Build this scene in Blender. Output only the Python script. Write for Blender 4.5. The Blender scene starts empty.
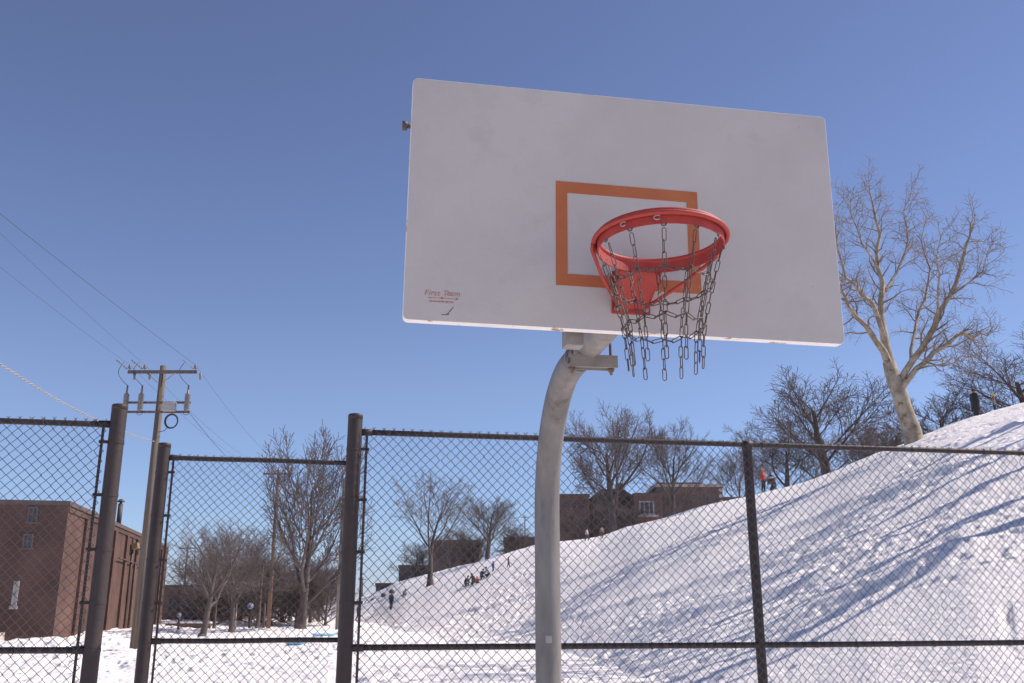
import bpy, bmesh, math, random
import numpy as np
from mathutils import Vector, Matrix

R = math.radians
scene = bpy.context.scene
col = scene.collection

# ---------------------------------------------------------------- camera model
FOC, HORIZ, CAM_H = 940.0, 605.0, 1.81
PITCH = math.atan((HORIZ - 341.5) / FOC)
CP, SP = math.cos(PITCH), math.sin(PITCH)

def ray(px, py):
    a = (px - 512) / FOC
    b = (341.5 - py) / FOC
    return (a, CP - b * SP, SP + b * CP)

def at_depth(px, py, Y):
    """world point seen at a pixel, at forward distance Y"""
    d = ray(px, py)
    k = Y / d[1]
    return Vector((d[0] * k, Y, CAM_H + d[2] * k))

# ---------------------------------------------------------------- lighting
SUN_AZ, SUN_EL = 79.0, 46.0        # degrees right of the view direction, above the horizon
sd = Vector((math.sin(R(SUN_AZ)) * math.cos(R(SUN_EL)), math.cos(R(SUN_AZ)) * math.cos(R(SUN_EL)), math.sin(R(SUN_EL))))

world = bpy.data.worlds.new('World')
scene.world = world
world.use_nodes = True
nt = world.node_tree
bg = nt.nodes['Background']
sky = nt.nodes.new('ShaderNodeTexSky')
sky.sky_type = 'NISHITA'
sky.sun_disc = False
sky.sun_elevation = R(SUN_EL)
sky.sun_rotation = R(SUN_AZ)
sky.altitude = 200
sky.air_density = 1.0
sky.dust_density = 0.0
sky.ozone_density = 2.0
tint = nt.nodes.new('ShaderNodeMix'); tint.data_type = 'RGBA'; tint.blend_type = 'MULTIPLY'; tint.inputs[0].default_value = 1.0
geo = nt.nodes.new('ShaderNodeTexCoord'); sep = nt.nodes.new('ShaderNodeSeparateXYZ'); nt.links.new(geo.outputs['Generated'], sep.inputs[0])
ramp = nt.nodes.new('ShaderNodeValToRGB'); nt.links.new(sep.outputs['Z'], ramp.inputs[0])
el = ramp.color_ramp.elements                                # clear winter air: no yellow band at the horizon, violet cast above
el[0].position = 0.0; el[0].color = (0.58, 0.66, 1.12, 1)
el[1].position = 0.55; el[1].color = (1.0, 0.86, 0.98, 1)
e1 = el.new(0.07); e1.color = (0.75, 0.81, 1.10, 1)
e2 = el.new(0.22); e2.color = (1.0, 0.93, 1.08, 1)
nt.links.new(ramp.outputs[0], tint.inputs[7])
nt.links.new(sky.outputs[0], tint.inputs[6])
nt.links.new(tint.outputs[2], bg.inputs[0])
bg.inputs[1].default_value = 0.105

sun = bpy.data.lights.new('sun', 'SUN')
sun.energy = 5.0
sun.angle = R(0.5)
sun.color = (1.0, 0.885, 0.80)
so = bpy.data.objects.new('sun', sun)
so.rotation_euler = sd.to_track_quat('Z', 'Y').to_euler()
so.location = (30, 10, 40)
col.objects.link(so)

cam = bpy.data.cameras.new('camera')
cam.sensor_width = 36.0
cam.lens = FOC / 1024 * 36.0
cam.clip_start = 0.05
cam.clip_end = 8000
co = bpy.data.objects.new('camera', cam)
co.location = (0, 0, CAM_H)
co.rotation_euler = (math.pi / 2 + PITCH, 0, 0)
col.objects.link(co)
scene.camera = co
scene.view_settings.view_transform = 'Standard'
scene.view_settings.look = 'None'
scene.view_settings.gamma = 1.0
scene.view_settings.exposure = 0.16

# ---------------------------------------------------------------- object helpers
def tag(o, label=None, cat=None, group=None, kind=None):
    if label: o['label'] = label
    if cat: o['category'] = cat
    if group: o['group'] = group
    if kind: o['kind'] = kind
    return o

def empty(name, loc, rz=0.0, label=None, cat=None, group=None):
    o = bpy.data.objects.new(name, None)
    o.empty_display_size = 0.2
    o.location = loc
    o.rotation_euler = (0, 0, rz)
    col.objects.link(o)
    return tag(o, label, cat, group)

def copy_tree(o, parent=None):
    c = o.copy()
    col.objects.link(c)
    c.parent = parent
    for ch in o.children:
        copy_tree(ch, c)
    return c

class MB:
    def __init__(self):
        self.v, self.f, self.m, self.s = [], [], [], []

    def add(self, verts, faces, mat=0, smooth=False):
        b = len(self.v)
        self.v.extend([tuple(p) for p in verts])
        for q in faces:
            self.f.append(tuple(b + i for i in q))
            self.m.append(mat)
            self.s.append(smooth)
        return self

    def box(self, x0, x1, y0, y1, z0, z1, mat=0):
        v = [(x0, y0, z0), (x1, y0, z0), (x1, y1, z0), (x0, y1, z0), (x0, y0, z1), (x1, y0, z1), (x1, y1, z1), (x0, y1, z1)]
        return self.add(v, [(0, 3, 2, 1), (4, 5, 6, 7), (0, 1, 5, 4), (1, 2, 6, 5), (2, 3, 7, 6), (3, 0, 4, 7)], mat)

    def obox(self, c, ax, ay, az, mat=0):
        c, ax, ay, az = Vector(c), Vector(ax), Vector(ay), Vector(az)
        v = []
        for k in (-1, 1):
            for (i, j) in ((-1, -1), (1, -1), (1, 1), (-1, 1)):
                v.append(c + ax * i + ay * j + az * k)
        return self.add(v, [(0, 3, 2, 1), (4, 5, 6, 7), (0, 1, 5, 4), (1, 2, 6, 5), (2, 3, 7, 6), (3, 0, 4, 7)], mat)

    def prism(self, outline, y0, y1, mat=0):
        """outline in x,z extruded along y"""
        n = len(outline)
        v = [(x, y0, z) for x, z in outline] + [(x, y1, z) for x, z in outline]
        f = [tuple(range(n)), tuple(reversed(range(n, 2 * n)))]
        for i in range(n):
            j = (i + 1) % n
            f.append((i, i + n, j + n, j))
        return self.add(v, f, mat)

    def tube(self, pts, rad, sides=8, mat=0, closed=False, caps=True, smooth=True):
        pts = [Vector(p) for p in pts]
        n = len(pts)
        if not hasattr(rad, '__len__'):
            rad = [rad] * n
        verts = []
        prev = None
        for i in range(n):
            if closed:
                t = pts[(i + 1) % n] - pts[i - 1]
            else:
                t = pts[min(i + 1, n - 1)] - pts[max(i - 1, 0)]
            if t.length < 1e-9: t = Vector((0, 0, 1))
            t.normalize()
            if prev is None:
                a = Vector((0, 0, 1)) if abs(t.z) < 0.9 else Vector((0, 1, 0))
                prev = t.cross(a).normalized()
            nx = (prev - t * prev.dot(t))
            if nx.length < 1e-6: nx = t.orthogonal()
            nx.normalize()
            prev = nx
            ny = t.cross(nx)
            for k in range(sides):
                an = 2 * math.pi * k / sides
                verts.append(pts[i] + (nx * math.cos(an) + ny * math.sin(an)) * rad[i])
        f = []
        rng = n if closed else n - 1
        for i in range(rng):
            i2 = (i + 1) % n
            for k in range(sides):
                k2 = (k + 1) % sides
                f.append((i * sides + k, i * sides + k2, i2 * sides + k2, i2 * sides + k))
        self.add(verts, f, mat, smooth)
        if caps and not closed:
            b = len(self.v) - len(verts)
            self.f.append(tuple(b + k for k in reversed(range(sides)))); self.m.append(mat); self.s.append(False)
            self.f.append(tuple(b + (n - 1) * sides + k for k in range(sides))); self.m.append(mat); self.s.append(False)
        return self

    def lathe(self, prof, c=(0, 0, 0), sides=12, mat=0, smooth=True):
        v, f = [], []
        n = len(prof)
        for r, z in prof:
            for k in range(sides):
                a = 2 * math.pi * k / sides
                v.append((c[0] + r * math.cos(a), c[1] + r * math.sin(a), c[2] + z))
        for i in range(n - 1):
            for k in range(sides):
                k2 = (k + 1) % sides
                f.append((i * sides + k, i * sides + k2, (i + 1) * sides + k2, (i + 1) * sides + k))
        f.append(tuple(reversed(range(sides))))
        f.append(tuple(range((n - 1) * sides, n * sides)))
        return self.add(v, f, mat, smooth)

    def build(self, name, mats, parent=None, bevel=0.0, uv=True, loc=None):
        me = bpy.data.meshes.new(name)
        me.from_pydata(self.v, [], self.f)
        if not isinstance(mats, (list, tuple)): mats = [mats]
        for m in mats: me.materials.append(m)
        me.polygons.foreach_set('material_index', self.m)
        me.polygons.foreach_set('use_smooth', self.s)
        if uv:
            uvl = me.uv_layers.new(name='uv')
            for p in me.polygons:
                nn = p.normal
                ax, ay, az = abs(nn.x), abs(nn.y), abs(nn.z)
                for li in p.loop_indices:
                    c = me.vertices[me.loops[li].vertex_index].co
                    if az > ax and az > ay: uvl.data[li].uv = (c.x, c.y)
                    elif ax > ay: uvl.data[li].uv = (c.y, c.z)
                    else: uvl.data[li].uv = (c.x, c.z)
        me.update()
        o = bpy.data.objects.new(name, me)
        col.objects.link(o)
        if parent: o.parent = parent
        if loc: o.location = loc
        if bevel > 0:
            md = o.modifiers.new('bevel', 'BEVEL')
            md.width = bevel; md.segments = 2; md.limit_method = 'ANGLE'; md.angle_limit = R(40)
        return o

def np_mesh(name, V, Q, mat, parent=None, smooth=True):
    me = bpy.data.meshes.new(name)
    V = np.asarray(V, np.float32); Q = np.asarray(Q, np.int32)
    me.vertices.add(len(V)); me.vertices.foreach_set('co', V.ravel())
    k = Q.shape[1]
    me.loops.add(Q.size); me.loops.foreach_set('vertex_index', Q.ravel())
    me.polygons.add(len(Q))
    me.polygons.foreach_set('loop_start', np.arange(0, Q.size, k, dtype=np.int32))
    me.polygons.foreach_set('loop_total', np.full(len(Q), k, np.int32))
    me.polygons.foreach_set('use_smooth', np.full(len(Q), smooth, bool))
    me.materials.append(mat)
    me.update(calc_edges=True)
    o = bpy.data.objects.new(name, me)
    col.objects.link(o)
    if parent: o.parent = parent
    return o

# ---------------------------------------------------------------- materials
def new_mat(name):
    m = bpy.data.materials.new(name)
    m.use_nodes = True
    return m, m.node_tree, m.node_tree.nodes['Principled BSDF']

def noise_mat(name, c1, c2, scale=4.0, rough=0.6, bump=0.0, bscale=None, metal=0.0, detail=5.0, lo=0.35, hi=0.65, stretch=None, spec=0.5, third=None, fourth=None):
    m, t, b = new_mat(name)
    tc = t.nodes.new('ShaderNodeTexCoord')
    src = tc.outputs['Object']
    if stretch:
        mp = t.nodes.new('ShaderNodeMapping'); mp.inputs['Scale'].default_value = stretch
        t.links.new(src, mp.inputs[0]); src = mp.outputs[0]
    n = t.nodes.new('ShaderNodeTexNoise'); n.inputs['Scale'].default_value = scale; n.inputs['Detail'].default_value = detail
    n.inputs['Roughness'].default_value = 0.6
    t.links.new(src, n.inputs['Vector'])
    r = t.nodes.new('ShaderNodeValToRGB')
    r.color_ramp.elements[0].position = lo; r.color_ramp.elements[0].color = (*c1, 1)
    r.color_ramp.elements[1].position = hi; r.color_ramp.elements[1].color = (*c2, 1)
    t.links.new(n.outputs['Fac'], r.inputs[0])
    outc = r.outputs[0]
    for lay in (third, fourth):
        if not lay: continue
        c3, sc3, thr, wid = lay
        n3 = t.nodes.new('ShaderNodeTexNoise'); n3.inputs['Scale'].default_value = sc3; n3.inputs['Detail'].default_value = 6
        n3.inputs['Roughness'].default_value = 0.7
        t.links.new(src, n3.inputs['Vector'])
        r3 = t.nodes.new('ShaderNodeMapRange'); r3.inputs[1].default_value = thr; r3.inputs[2].default_value = thr + wid
        t.links.new(n3.outputs['Fac'], r3.inputs[0])
        mx = t.nodes.new('ShaderNodeMix'); mx.data_type = 'RGBA'
        t.links.new(r3.outputs[0], mx.inputs[0]); t.links.new(outc, mx.inputs[6]); mx.inputs[7].default_value = (*c3, 1)
        outc = mx.outputs[2]
    t.links.new(outc, b.inputs['Base Color'])
    b.inputs['Roughness'].default_value = rough
    b.inputs['Metallic'].default_value = metal
    b.inputs['Specular IOR Level'].default_value = spec
    if bump:
        n2 = t.nodes.new('ShaderNodeTexNoise'); n2.inputs['Scale'].default_value = bscale or scale * 3; n2.inputs['Detail'].default_value = 6
        t.links.new(src, n2.inputs['Vector'])
        bp = t.nodes.new('ShaderNodeBump'); bp.inputs['Strength'].default_value = bump; bp.inputs['Distance'].default_value = 0.02
        t.links.new(n2.outputs['Fac'], bp.inputs['Height']); t.links.new(bp.outputs[0], b.inputs['Normal'])
    return m

def brick_mat(name, a, b_, mortar, scale=1.0):
    m, t, b = new_mat(name)
    uv = t.nodes.new('ShaderNodeUVMap')
    br = t.nodes.new('ShaderNodeTexBrick')
    br.inputs['Color1'].default_value = (*a, 1); br.inputs['Color2'].default_value = (*b_, 1); br.inputs['Mortar'].default_value = (*mortar, 1)
    br.inputs['Scale'].default_value = scale
    br.inputs['Brick Width'].default_value = 0.215; br.inputs['Row Height'].default_value = 0.075; br.inputs['Mortar Size'].default_value = 0.008
    t.links.new(uv.outputs[0], br.inputs['Vector'])
    tc = t.nodes.new('ShaderNodeTexCoord')
    n = t.nodes.new('ShaderNodeTexNoise'); n.inputs['Scale'].default_value = 0.5; n.inputs['Detail'].default_value = 7
    t.links.new(tc.outputs['Object'], n.inputs['Vector'])
    mr = t.nodes.new('ShaderNodeMapRange'); mr.inputs[1].default_value = 0.3; mr.inputs[2].default_value = 0.7; mr.inputs[3].default_value = 0.7; mr.inputs[4].default_value = 1.2
    t.links.new(n.outputs['Fac'], mr.inputs[0])
    mx = t.nodes.new('ShaderNodeMix'); mx.data_type = 'RGBA'; mx.blend_type = 'MULTIPLY'; mx.inputs[0].default_value = 1
    t.links.new(br.outputs['Color'], mx.inputs[6]); t.links.new(mr.outputs[0], mx.inputs[7])
    t.links.new(mx.outputs[2], b.inputs['Base Color'])
    b.inputs['Roughness'].default_value = 0.9
    b.inputs['Specular IOR Level'].default_value = 0.2
    return m

M = {}
M['fence'] = noise_mat('dark_brown_vinyl', (0.031, 0.0205, 0.0195), (0.042, 0.029, 0.027), 9, 0.6, 0.15, 40, fourth=((0.075, 0.055, 0.05), 24, 0.66, 0.06))
M['wire'] = noise_mat('dark_vinyl_wire', (0.034, 0.024, 0.024), (0.05, 0.038, 0.037), 12, 0.36, spec=1.0)
M['galv'] = noise_mat('galvanised_steel', (0.13, 0.122, 0.115), (0.215, 0.203, 0.193), 7, 0.48, 0.12, 30, metal=0.0, stretch=(1, 1, 0.25), third=((0.10, 0.088, 0.078), 6, 0.58, 0.10), fourth=((0.27, 0.26, 0.25), 16, 0.62, 0.08))
M['galv2'] = noise_mat('galvanised_bracket', (0.20, 0.183, 0.168), (0.27, 0.25, 0.23), 14, 0.5, 0.1, 40, metal=0.0)
M['rust'] = noise_mat('rusty_bolt', (0.12, 0.07, 0.05), (0.22, 0.15, 0.11), 30, 0.7, metal=0.2)
M['board'] = noise_mat('white_painted_steel_board', (0.455, 0.42, 0.39), (0.51, 0.475, 0.44), 1.8, 0.55, 0.06, 60, lo=0.3, hi=0.6, third=((0.42, 0.385, 0.355), 3.0, 0.56, 0.25), fourth=((0.27, 0.225, 0.19), 26, 0.70, 0.05))
M['board_edge'] = noise_mat('chipped_white_board_edge', (0.74, 0.71, 0.68), (0.82, 0.80, 0.78), 4, 0.55, third=((0.36, 0.20, 0.12), 9, 0.58, 0.05))
M['orange'] = noise_mat('orange_paint', (0.40, 0.115, 0.036), (0.46, 0.14, 0.045), 6, 0.5, third=((0.47, 0.24, 0.15), 16, 0.62, 0.12), fourth=((0.48, 0.42, 0.37), 38, 0.68, 0.04))
M['red'] = noise_mat('red_rim_paint', (0.31, 0.029, 0.022), (0.38, 0.043, 0.030), 12, 0.62, 0.05, 60, third=((0.24, 0.035, 0.026), 22, 0.58, 0.1), fourth=((0.42, 0.17, 0.13), 45, 0.66, 0.05))
M['chain'] = noise_mat('weathered_chain_steel', (0.060, 0.040, 0.034), (0.13, 0.094, 0.084), 40, 0.55, metal=0.25)
M['mark'] = noise_mat('faded_red_print', (0.42, 0.14, 0.10), (0.46, 0.24, 0.2), 60, 0.6)
M['snow'] = None
M['bark'] = noise_mat('dark_bark', (0.075, 0.057, 0.05), (0.14, 0.108, 0.095), 3, 0.9, 0.4, 14, stretch=(1, 1, 0.3))
M['twig'] = noise_mat('brown_twig', (0.10, 0.078, 0.072), (0.16, 0.126, 0.116), 1.2, 0.9)
M['greybark'] = noise_mat('grey_bark', (0.075, 0.058, 0.050), (0.14, 0.112, 0.10), 3, 0.9, 0.4, 14, stretch=(1, 1, 0.3))
M['sycbark'] = noise_mat('mottled_pale_sycamore_bark', (0.20, 0.155, 0.105), (0.42, 0.36, 0.27), 1.6, 0.85, 0.3, 8, lo=0.32, hi=0.6, third=((0.14, 0.10, 0.075), 2.5, 0.55, 0.12))
M['syctwig'] = noise_mat('tan_sycamore_twig', (0.18, 0.133, 0.095), (0.28, 0.215, 0.16), 0.6, 0.9)
M['wood'] = noise_mat('weathered_grey_pole_wood', (0.095, 0.075, 0.060), (0.165, 0.134, 0.11), 5, 0.85, 0.3, 20, stretch=(4, 4, 0.15))
M['wood2'] = noise_mat('brown_pole_wood', (0.15, 0.085, 0.052), (0.24, 0.145, 0.095), 5, 0.85, 0.3, 20, stretch=(4, 4, 0.15))
M['porcelain'] = noise_mat('grey_porcelain', (0.15, 0.135, 0.128), (0.23, 0.21, 0.20), 20, 0.45)
M['box'] = noise_mat('grey_metal_box', (0.30, 0.29, 0.28), (0.38, 0.37, 0.36), 8, 0.5)
M['cable'] = noise_mat('black_cable', (0.030, 0.028, 0.03), (0.05, 0.047, 0.05), 2, 0.5)
M['whitecable'] = noise_mat('pale_twisted_cable', (0.27, 0.265, 0.275), (0.36, 0.355, 0.365), 2, 0.5)
M['brick'] = brick_mat('red_brown_brick', (0.135, 0.075, 0.060), (0.108, 0.061, 0.050), (0.14, 0.10, 0.088))
M['brick_far'] = brick_mat('dull_brown_brick', (0.165, 0.108, 0.092), (0.14, 0.093, 0.08), (0.17, 0.13, 0.115))
M['brick_dark'] = brick_mat('dark_brown_brick', (0.175, 0.128, 0.112), (0.15, 0.11, 0.097), (0.175, 0.14, 0.128))
M['roof'] = noise_mat('dark_roof', (0.07, 0.057, 0.052), (0.11, 0.09, 0.082), 1, 0.9)
M['coping'] = noise_mat('dark_metal_coping', (0.10, 0.07, 0.06), (0.14, 0.10, 0.085), 2, 0.6)
M['stone'] = noise_mat('pale_stone_trim', (0.42, 0.36, 0.30), (0.52, 0.46, 0.39), 2, 0.85)
M['frame'] = noise_mat('painted_window_frame', (0.33, 0.31, 0.30), (0.40, 0.375, 0.365), 4, 0.6)
M['darkframe'] = noise_mat('brown_frame', (0.10, 0.075, 0.068), (0.14, 0.105, 0.095), 4, 0.6)
M['conc'] = noise_mat('pale_concrete', (0.36, 0.33, 0.30), (0.48, 0.44, 0.41), 2, 0.9)
M['door'] = noise_mat('dark_brown_door', (0.06, 0.045, 0.04), (0.09, 0.068, 0.06), 3, 0.5)
M['reddoor'] = noise_mat('dark_red_panel', (0.20, 0.05, 0.045), (0.26, 0.075, 0.065), 3, 0.6)
M['pipe'] = noise_mat('dark_stove_pipe', (0.06, 0.045, 0.042), (0.10, 0.08, 0.07), 4, 0.6)
M['lamp'] = noise_mat('ochre_lamp_housing', (0.22, 0.155, 0.08), (0.30, 0.21, 0.11), 8, 0.5)
M['sled'] = noise_mat('light_blue_plastic', (0.30, 0.58, 0.74), (0.36, 0.66, 0.80), 3, 0.35)
M['signface'] = noise_mat('pale_sign_face', (0.55, 0.58, 0.68), (0.64, 0.66, 0.74), 3, 0.5)
M['signblue'] = noise_mat('blue_sign_print', (0.10, 0.14, 0.42), (0.14, 0.19, 0.5), 3, 0.5)
M['rock'] = noise_mat('dark_wet_bag', (0.06, 0.05, 0.05), (0.10, 0.085, 0.085), 5, 0.7)

m, t, b = new_mat('window_glass')
b.inputs['Roughness'].default_value = 0.22; b.inputs['Specular IOR Level'].default_value = 0.3
n = t.nodes.new('ShaderNodeTexNoise'); n.inputs['Scale'].default_value = 1.5
rr = t.nodes.new('ShaderNodeValToRGB'); rr.color_ramp.elements[0].color = (0.05, 0.055, 0.07, 1); rr.color_ramp.elements[1].color = (0.11, 0.12, 0.15, 1)
t.links.new(n.outputs['Fac'], rr.inputs[0]); t.links.new(rr.outputs[0], b.inputs['Base Color'])
M['glass'] = m

m, t, b = new_mat('trampled_snow')
tc = t.nodes.new('ShaderNodeTexCoord')
n1 = t.nodes.new('ShaderNodeTexNoise'); n1.inputs['Scale'].default_value = 0.35; n1.inputs['Detail'].default_value = 8
t.links.new(tc.outputs['Object'], n1.inputs['Vector'])
rr = t.nodes.new('ShaderNodeValToRGB')
rr.color_ramp.elements[0].position = 0.3; rr.color_ramp.elements[0].color = (0.86, 0.825, 0.81, 1)
rr.color_ramp.elements[1].position = 0.7; rr.color_ramp.elements[1].color = (0.905, 0.87, 0.85, 1)
t.links.new(n1.outputs['Fac'], rr.inputs[0]); t.links.new(rr.outputs[0], b.inputs['Base Color'])
b.inputs['Roughness'].default_value = 0.75; b.inputs['Specular IOR Level'].default_value = 0.25
n2 = t.nodes.new('ShaderNodeTexNoise'); n2.inputs['Scale'].default_value = 4.5; n2.inputs['Detail'].default_value = 5; n2.inputs['Roughness'].default_value = 0.6
t.links.new(tc.outputs['Object'], n2.inputs['Vector'])
bp = t.nodes.new('ShaderNodeBump'); bp.inputs['Strength'].default_value = 1.0; bp.inputs['Distance'].default_value = 0.11
t.links.new(n2.outputs['Fac'], bp.inputs['Height']); t.links.new(bp.outputs[0], b.inputs['Normal'])
M['snow'] = m

def cloth(c):
    k = 'cloth_%d_%d_%d' % tuple(int(x * 100) for x in c)
    if k not in M:
        M[k] = noise_mat('woven_cloth', tuple(x * 0.85 for x in c), tuple(min(1, x * 1.1) for x in c), 12, 0.85)
    return M[k]
M['skin'] = noise_mat('skin', (0.48, 0.29, 0.21), (0.54, 0.34, 0.25), 10, 0.6)

# ---------------------------------------------------------------- terrain
# (pixel of the crest line, distance of the crest, distance of the foot)
CREST = [(300, 612, 170, 150), (340, 607, 150, 115), (400, 583, 128, 75), (440, 572, 120, 62), (500, 555, 112, 50), (540, 545, 106, 44),
         (600, 537, 98, 30), (640, 522, 92, 25), (700, 505, 86, 20), (760, 492, 80, 17), (800, 483, 76, 15), (850, 465, 71, 13),
         (905, 443, 67, 12), (950, 425, 66, 11), (1024, 402, 64, 11), (1150, 372, 62, 11), (1400, 345, 60, 12)]
_th, _el, _rc, _rf = [], [], [], []
for px, py, c, f in CREST:
    d = ray(px, py)
    _th.append(math.atan2(d[0], d[1])); _el.append(d[2] / math.hypot(d[0], d[1])); _rc.append(c); _rf.append(f)

def sprof(t):
    t = np.clip(t, 0, 1)
    return t * t * (3 - 2 * t) * 0.3 + t * 0.7
_H = []
for i in range(len(_th)):
    rr_ = np.linspace(_rf[i], _rc[i] + 3, 400)
    s_ = sprof((rr_ - _rf[i]) / (_rc[i] - _rf[i]))
    lo, hi = -1.0, 60.0
    for _ in range(50):
        mid = (lo + hi) / 2
        if ((mid * s_ - CAM_H) / rr_).max() < _el[i]: lo = mid
        else: hi = mid
    _H.append(mid)

_tt = np.linspace(_th[0], _th[-1], 400)
def _smooth(a):
    y = np.interp(_tt, _th, a)
    k = np.hanning(15); k /= k.sum()
    return np.convolve(np.pad(y, 7, mode='edge'), k, 'valid')
_Hs, _rcs, _rfs = _smooth(_H), _smooth(_rc), _smooth(_rf)

def terrain(x, y):
    x = np.asarray(x, float); y = np.asarray(y, float)
    r = np.hypot(x, y); t = np.arctan2(x, y)
    h = np.interp(t, _tt, _Hs); c = np.interp(t, _tt, _rcs); f = np.interp(t, _tt, _rfs)
    wl = np.clip((t - _th[0] + 0.15) / 0.15, 0, 1)
    wr = np.clip((2.0 - t) / 0.8, 0, 1)
    return h * sprof((r - f) / (c - f)) * wl * wr

def ground(x, y):
    return float(terrain(np.array([x]), np.array([y]))[0])

def hit(px, py):
    """point of the snow seen at a pixel"""
    d = ray(px, py)
    k = 1 / math.hypot(d[0], d[1])
    r = np.linspace(8, 260, 12000)
    z = CAM_H + d[2] * k * r
    g = terrain(d[0] * k * r, d[1] * k * r)
    w = np.nonzero(z < g)[0]
    i = w[0] if len(w) else len(r) - 1
    return Vector((d[0] * k * r[i], d[1] * k * r[i], g[i]))

def at_range(px, rng):
    """snow point in the direction of a pixel column at forward distance rng (for things behind the crest)"""
    X = 0.0
    for _ in range(6):
        z = ground(X, rng) - CAM_H
        X = (px - 512) / FOC * (rng * CP + z * SP)
    return Vector((X, rng, ground(X, rng)))

def _hash(ix, iy, seed):
    h = (ix.astype(np.int64) * 374761393 + iy.astype(np.int64) * 668265263 + seed * 1442695041) & 0x7fffffff
    h = ((h ^ (h >> 13)) * 1274126177) & 0x7fffffff
    h = (h ^ (h >> 16)) & 0xffff
    return h / 65535.0

def vnoise(x, y, seed=0):
    ix = np.floor(x).astype(np.int64); iy = np.floor(y).astype(np.int64)
    fx = x - ix; fy = y - iy
    fx = fx * fx * fx * (fx * (fx * 6 - 15) + 10); fy = fy * fy * fy * (fy * (fy * 6 - 15) + 10)
    a = _hash(ix, iy, seed); b_ = _hash(ix + 1, iy, seed); c = _hash(ix, iy + 1, seed); d = _hash(ix + 1, iy + 1, seed)
    return (a * (1 - fx) + b_ * fx) * (1 - fy) + (c * (1 - fx) + d * fx) * fy - 0.5

def fbm(x, y, seed, octs=4):
    s, a = 0, 1.0
    for o in range(octs):
        s = s + a * vnoise(x * 2 ** o + 17.3 * o, y * 2 ** o - 9.1 * o, seed + o); a *= 0.55
    return s

def pits(x, y, cell, rad, seed, prob):
    """trodden holes: one possible pit per jittered grid cell"""
    gx, gy = x / cell, y / cell
    ix, iy = np.floor(gx).astype(np.int64), np.floor(gy).astype(np.int64)
    out = np.zeros_like(x)
    for dx in (-1, 0, 1):
        for dy in (-1, 0, 1):
            cx, cy = ix + dx, iy + dy
            px_ = cx + _hash(cx, cy, seed); py_ = cy + _hash(cx, cy, seed + 7)
            on = _hash(cx, cy, seed + 13) < prob
            sz = 0.6 + 0.8 * _hash(cx, cy, seed + 21)
            d2 = ((gx - px_) ** 2 + (gy - py_) ** 2) * cell * cell / (rad * sz) ** 2
            out = np.maximum(out, np.where(on, np.exp(-d2 ** 1.5) - 0.35 * np.exp(-(np.sqrt(d2) - 1.5) ** 2 * 4), 0))
    return out

# added snow ridges whose shaded sides imitate tree shadow streaks across the slope (pixel polylines, height, half width in m)
SHADE_RIDGES = [([(1075, 432), (1024, 443), (958, 468), (900, 490), (860, 501), (758, 539), (700, 560), (640, 585)], 0.34, 0.55),
         ([(1075, 452), (1024, 472), (978, 495), (950, 510)], 0.42, 0.6),
         ([(935, 515), (905, 530), (874, 552), (830, 575), (760, 599), (690, 618), (600, 640)], 0.40, 0.55),
         ([(945, 506), (900, 520), (850, 545), (760, 567), (680, 590), (600, 612), (520, 622)], 0.26, 0.45),
         ([(985, 535), (930, 568), (885, 585), (830, 606), (805, 627)], 0.36, 0.5),
         ([(1075, 400), (1024, 422), (985, 440), (960, 452)], 0.26, 0.45),
         ([(700, 530), (640, 552), (560, 580), (480, 606), (400, 622)], 0.28, 0.6),
         ([(600, 600), (520, 625), (440, 645), (360, 662)], 0.26, 0.6)]

def shade_ridge_height(X, Y):
    out = np.zeros_like(X)
    for poly, amp, wid in SHADE_RIDGES:
        pts = [hit(*p) for p in poly]
        # finer polyline
        best = np.full(X.shape, 1e9); along = np.zeros_like(X); side = np.zeros_like(X)
        L = 0
        for a, b_ in zip(pts, pts[1:]):
            ax, ay = a.x, a.y; dx, dy = b_.x - ax, b_.y - ay
            l = math.hypot(dx, dy) or 1e-6
            t = np.clip(((X - ax) * dx + (Y - ay) * dy) / (l * l), 0, 1)
            d = np.hypot(X - ax - t * dx, Y - ay - t * dy)
            w = d < best
            along = np.where(w, L + t * l, along); best = np.minimum(best, d)
            side = np.where(w, np.sign(dx * (Y - ay) - dy * (X - ax)), side)
            L += l
        sg = best * side + (0.42 * fbm(X * 0.6, Y * 0.6, 91, 4))      # >0 on the downhill side
        fade = np.clip(along / (0.2 * L + .1), 0, 1) * np.clip((L - along) / (0.3 * L + .1), 0, 1) * (0.95 + 0.6 * fbm(X / 1.1, Y / 1.1, 77, 3))
        prof = np.where(sg > 0, np.exp(-(sg / (wid * 0.62)) ** 2), np.exp(-(sg / (wid * 2.4)) ** 2))
        out += 0.45 * amp * prof * np.where(best < 6, 1, 0) * fade * (0.95 + 0.5 * (vnoise(along * 0.25, along * 0 + amp * 50, 5) + 0.5))
    return out

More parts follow.
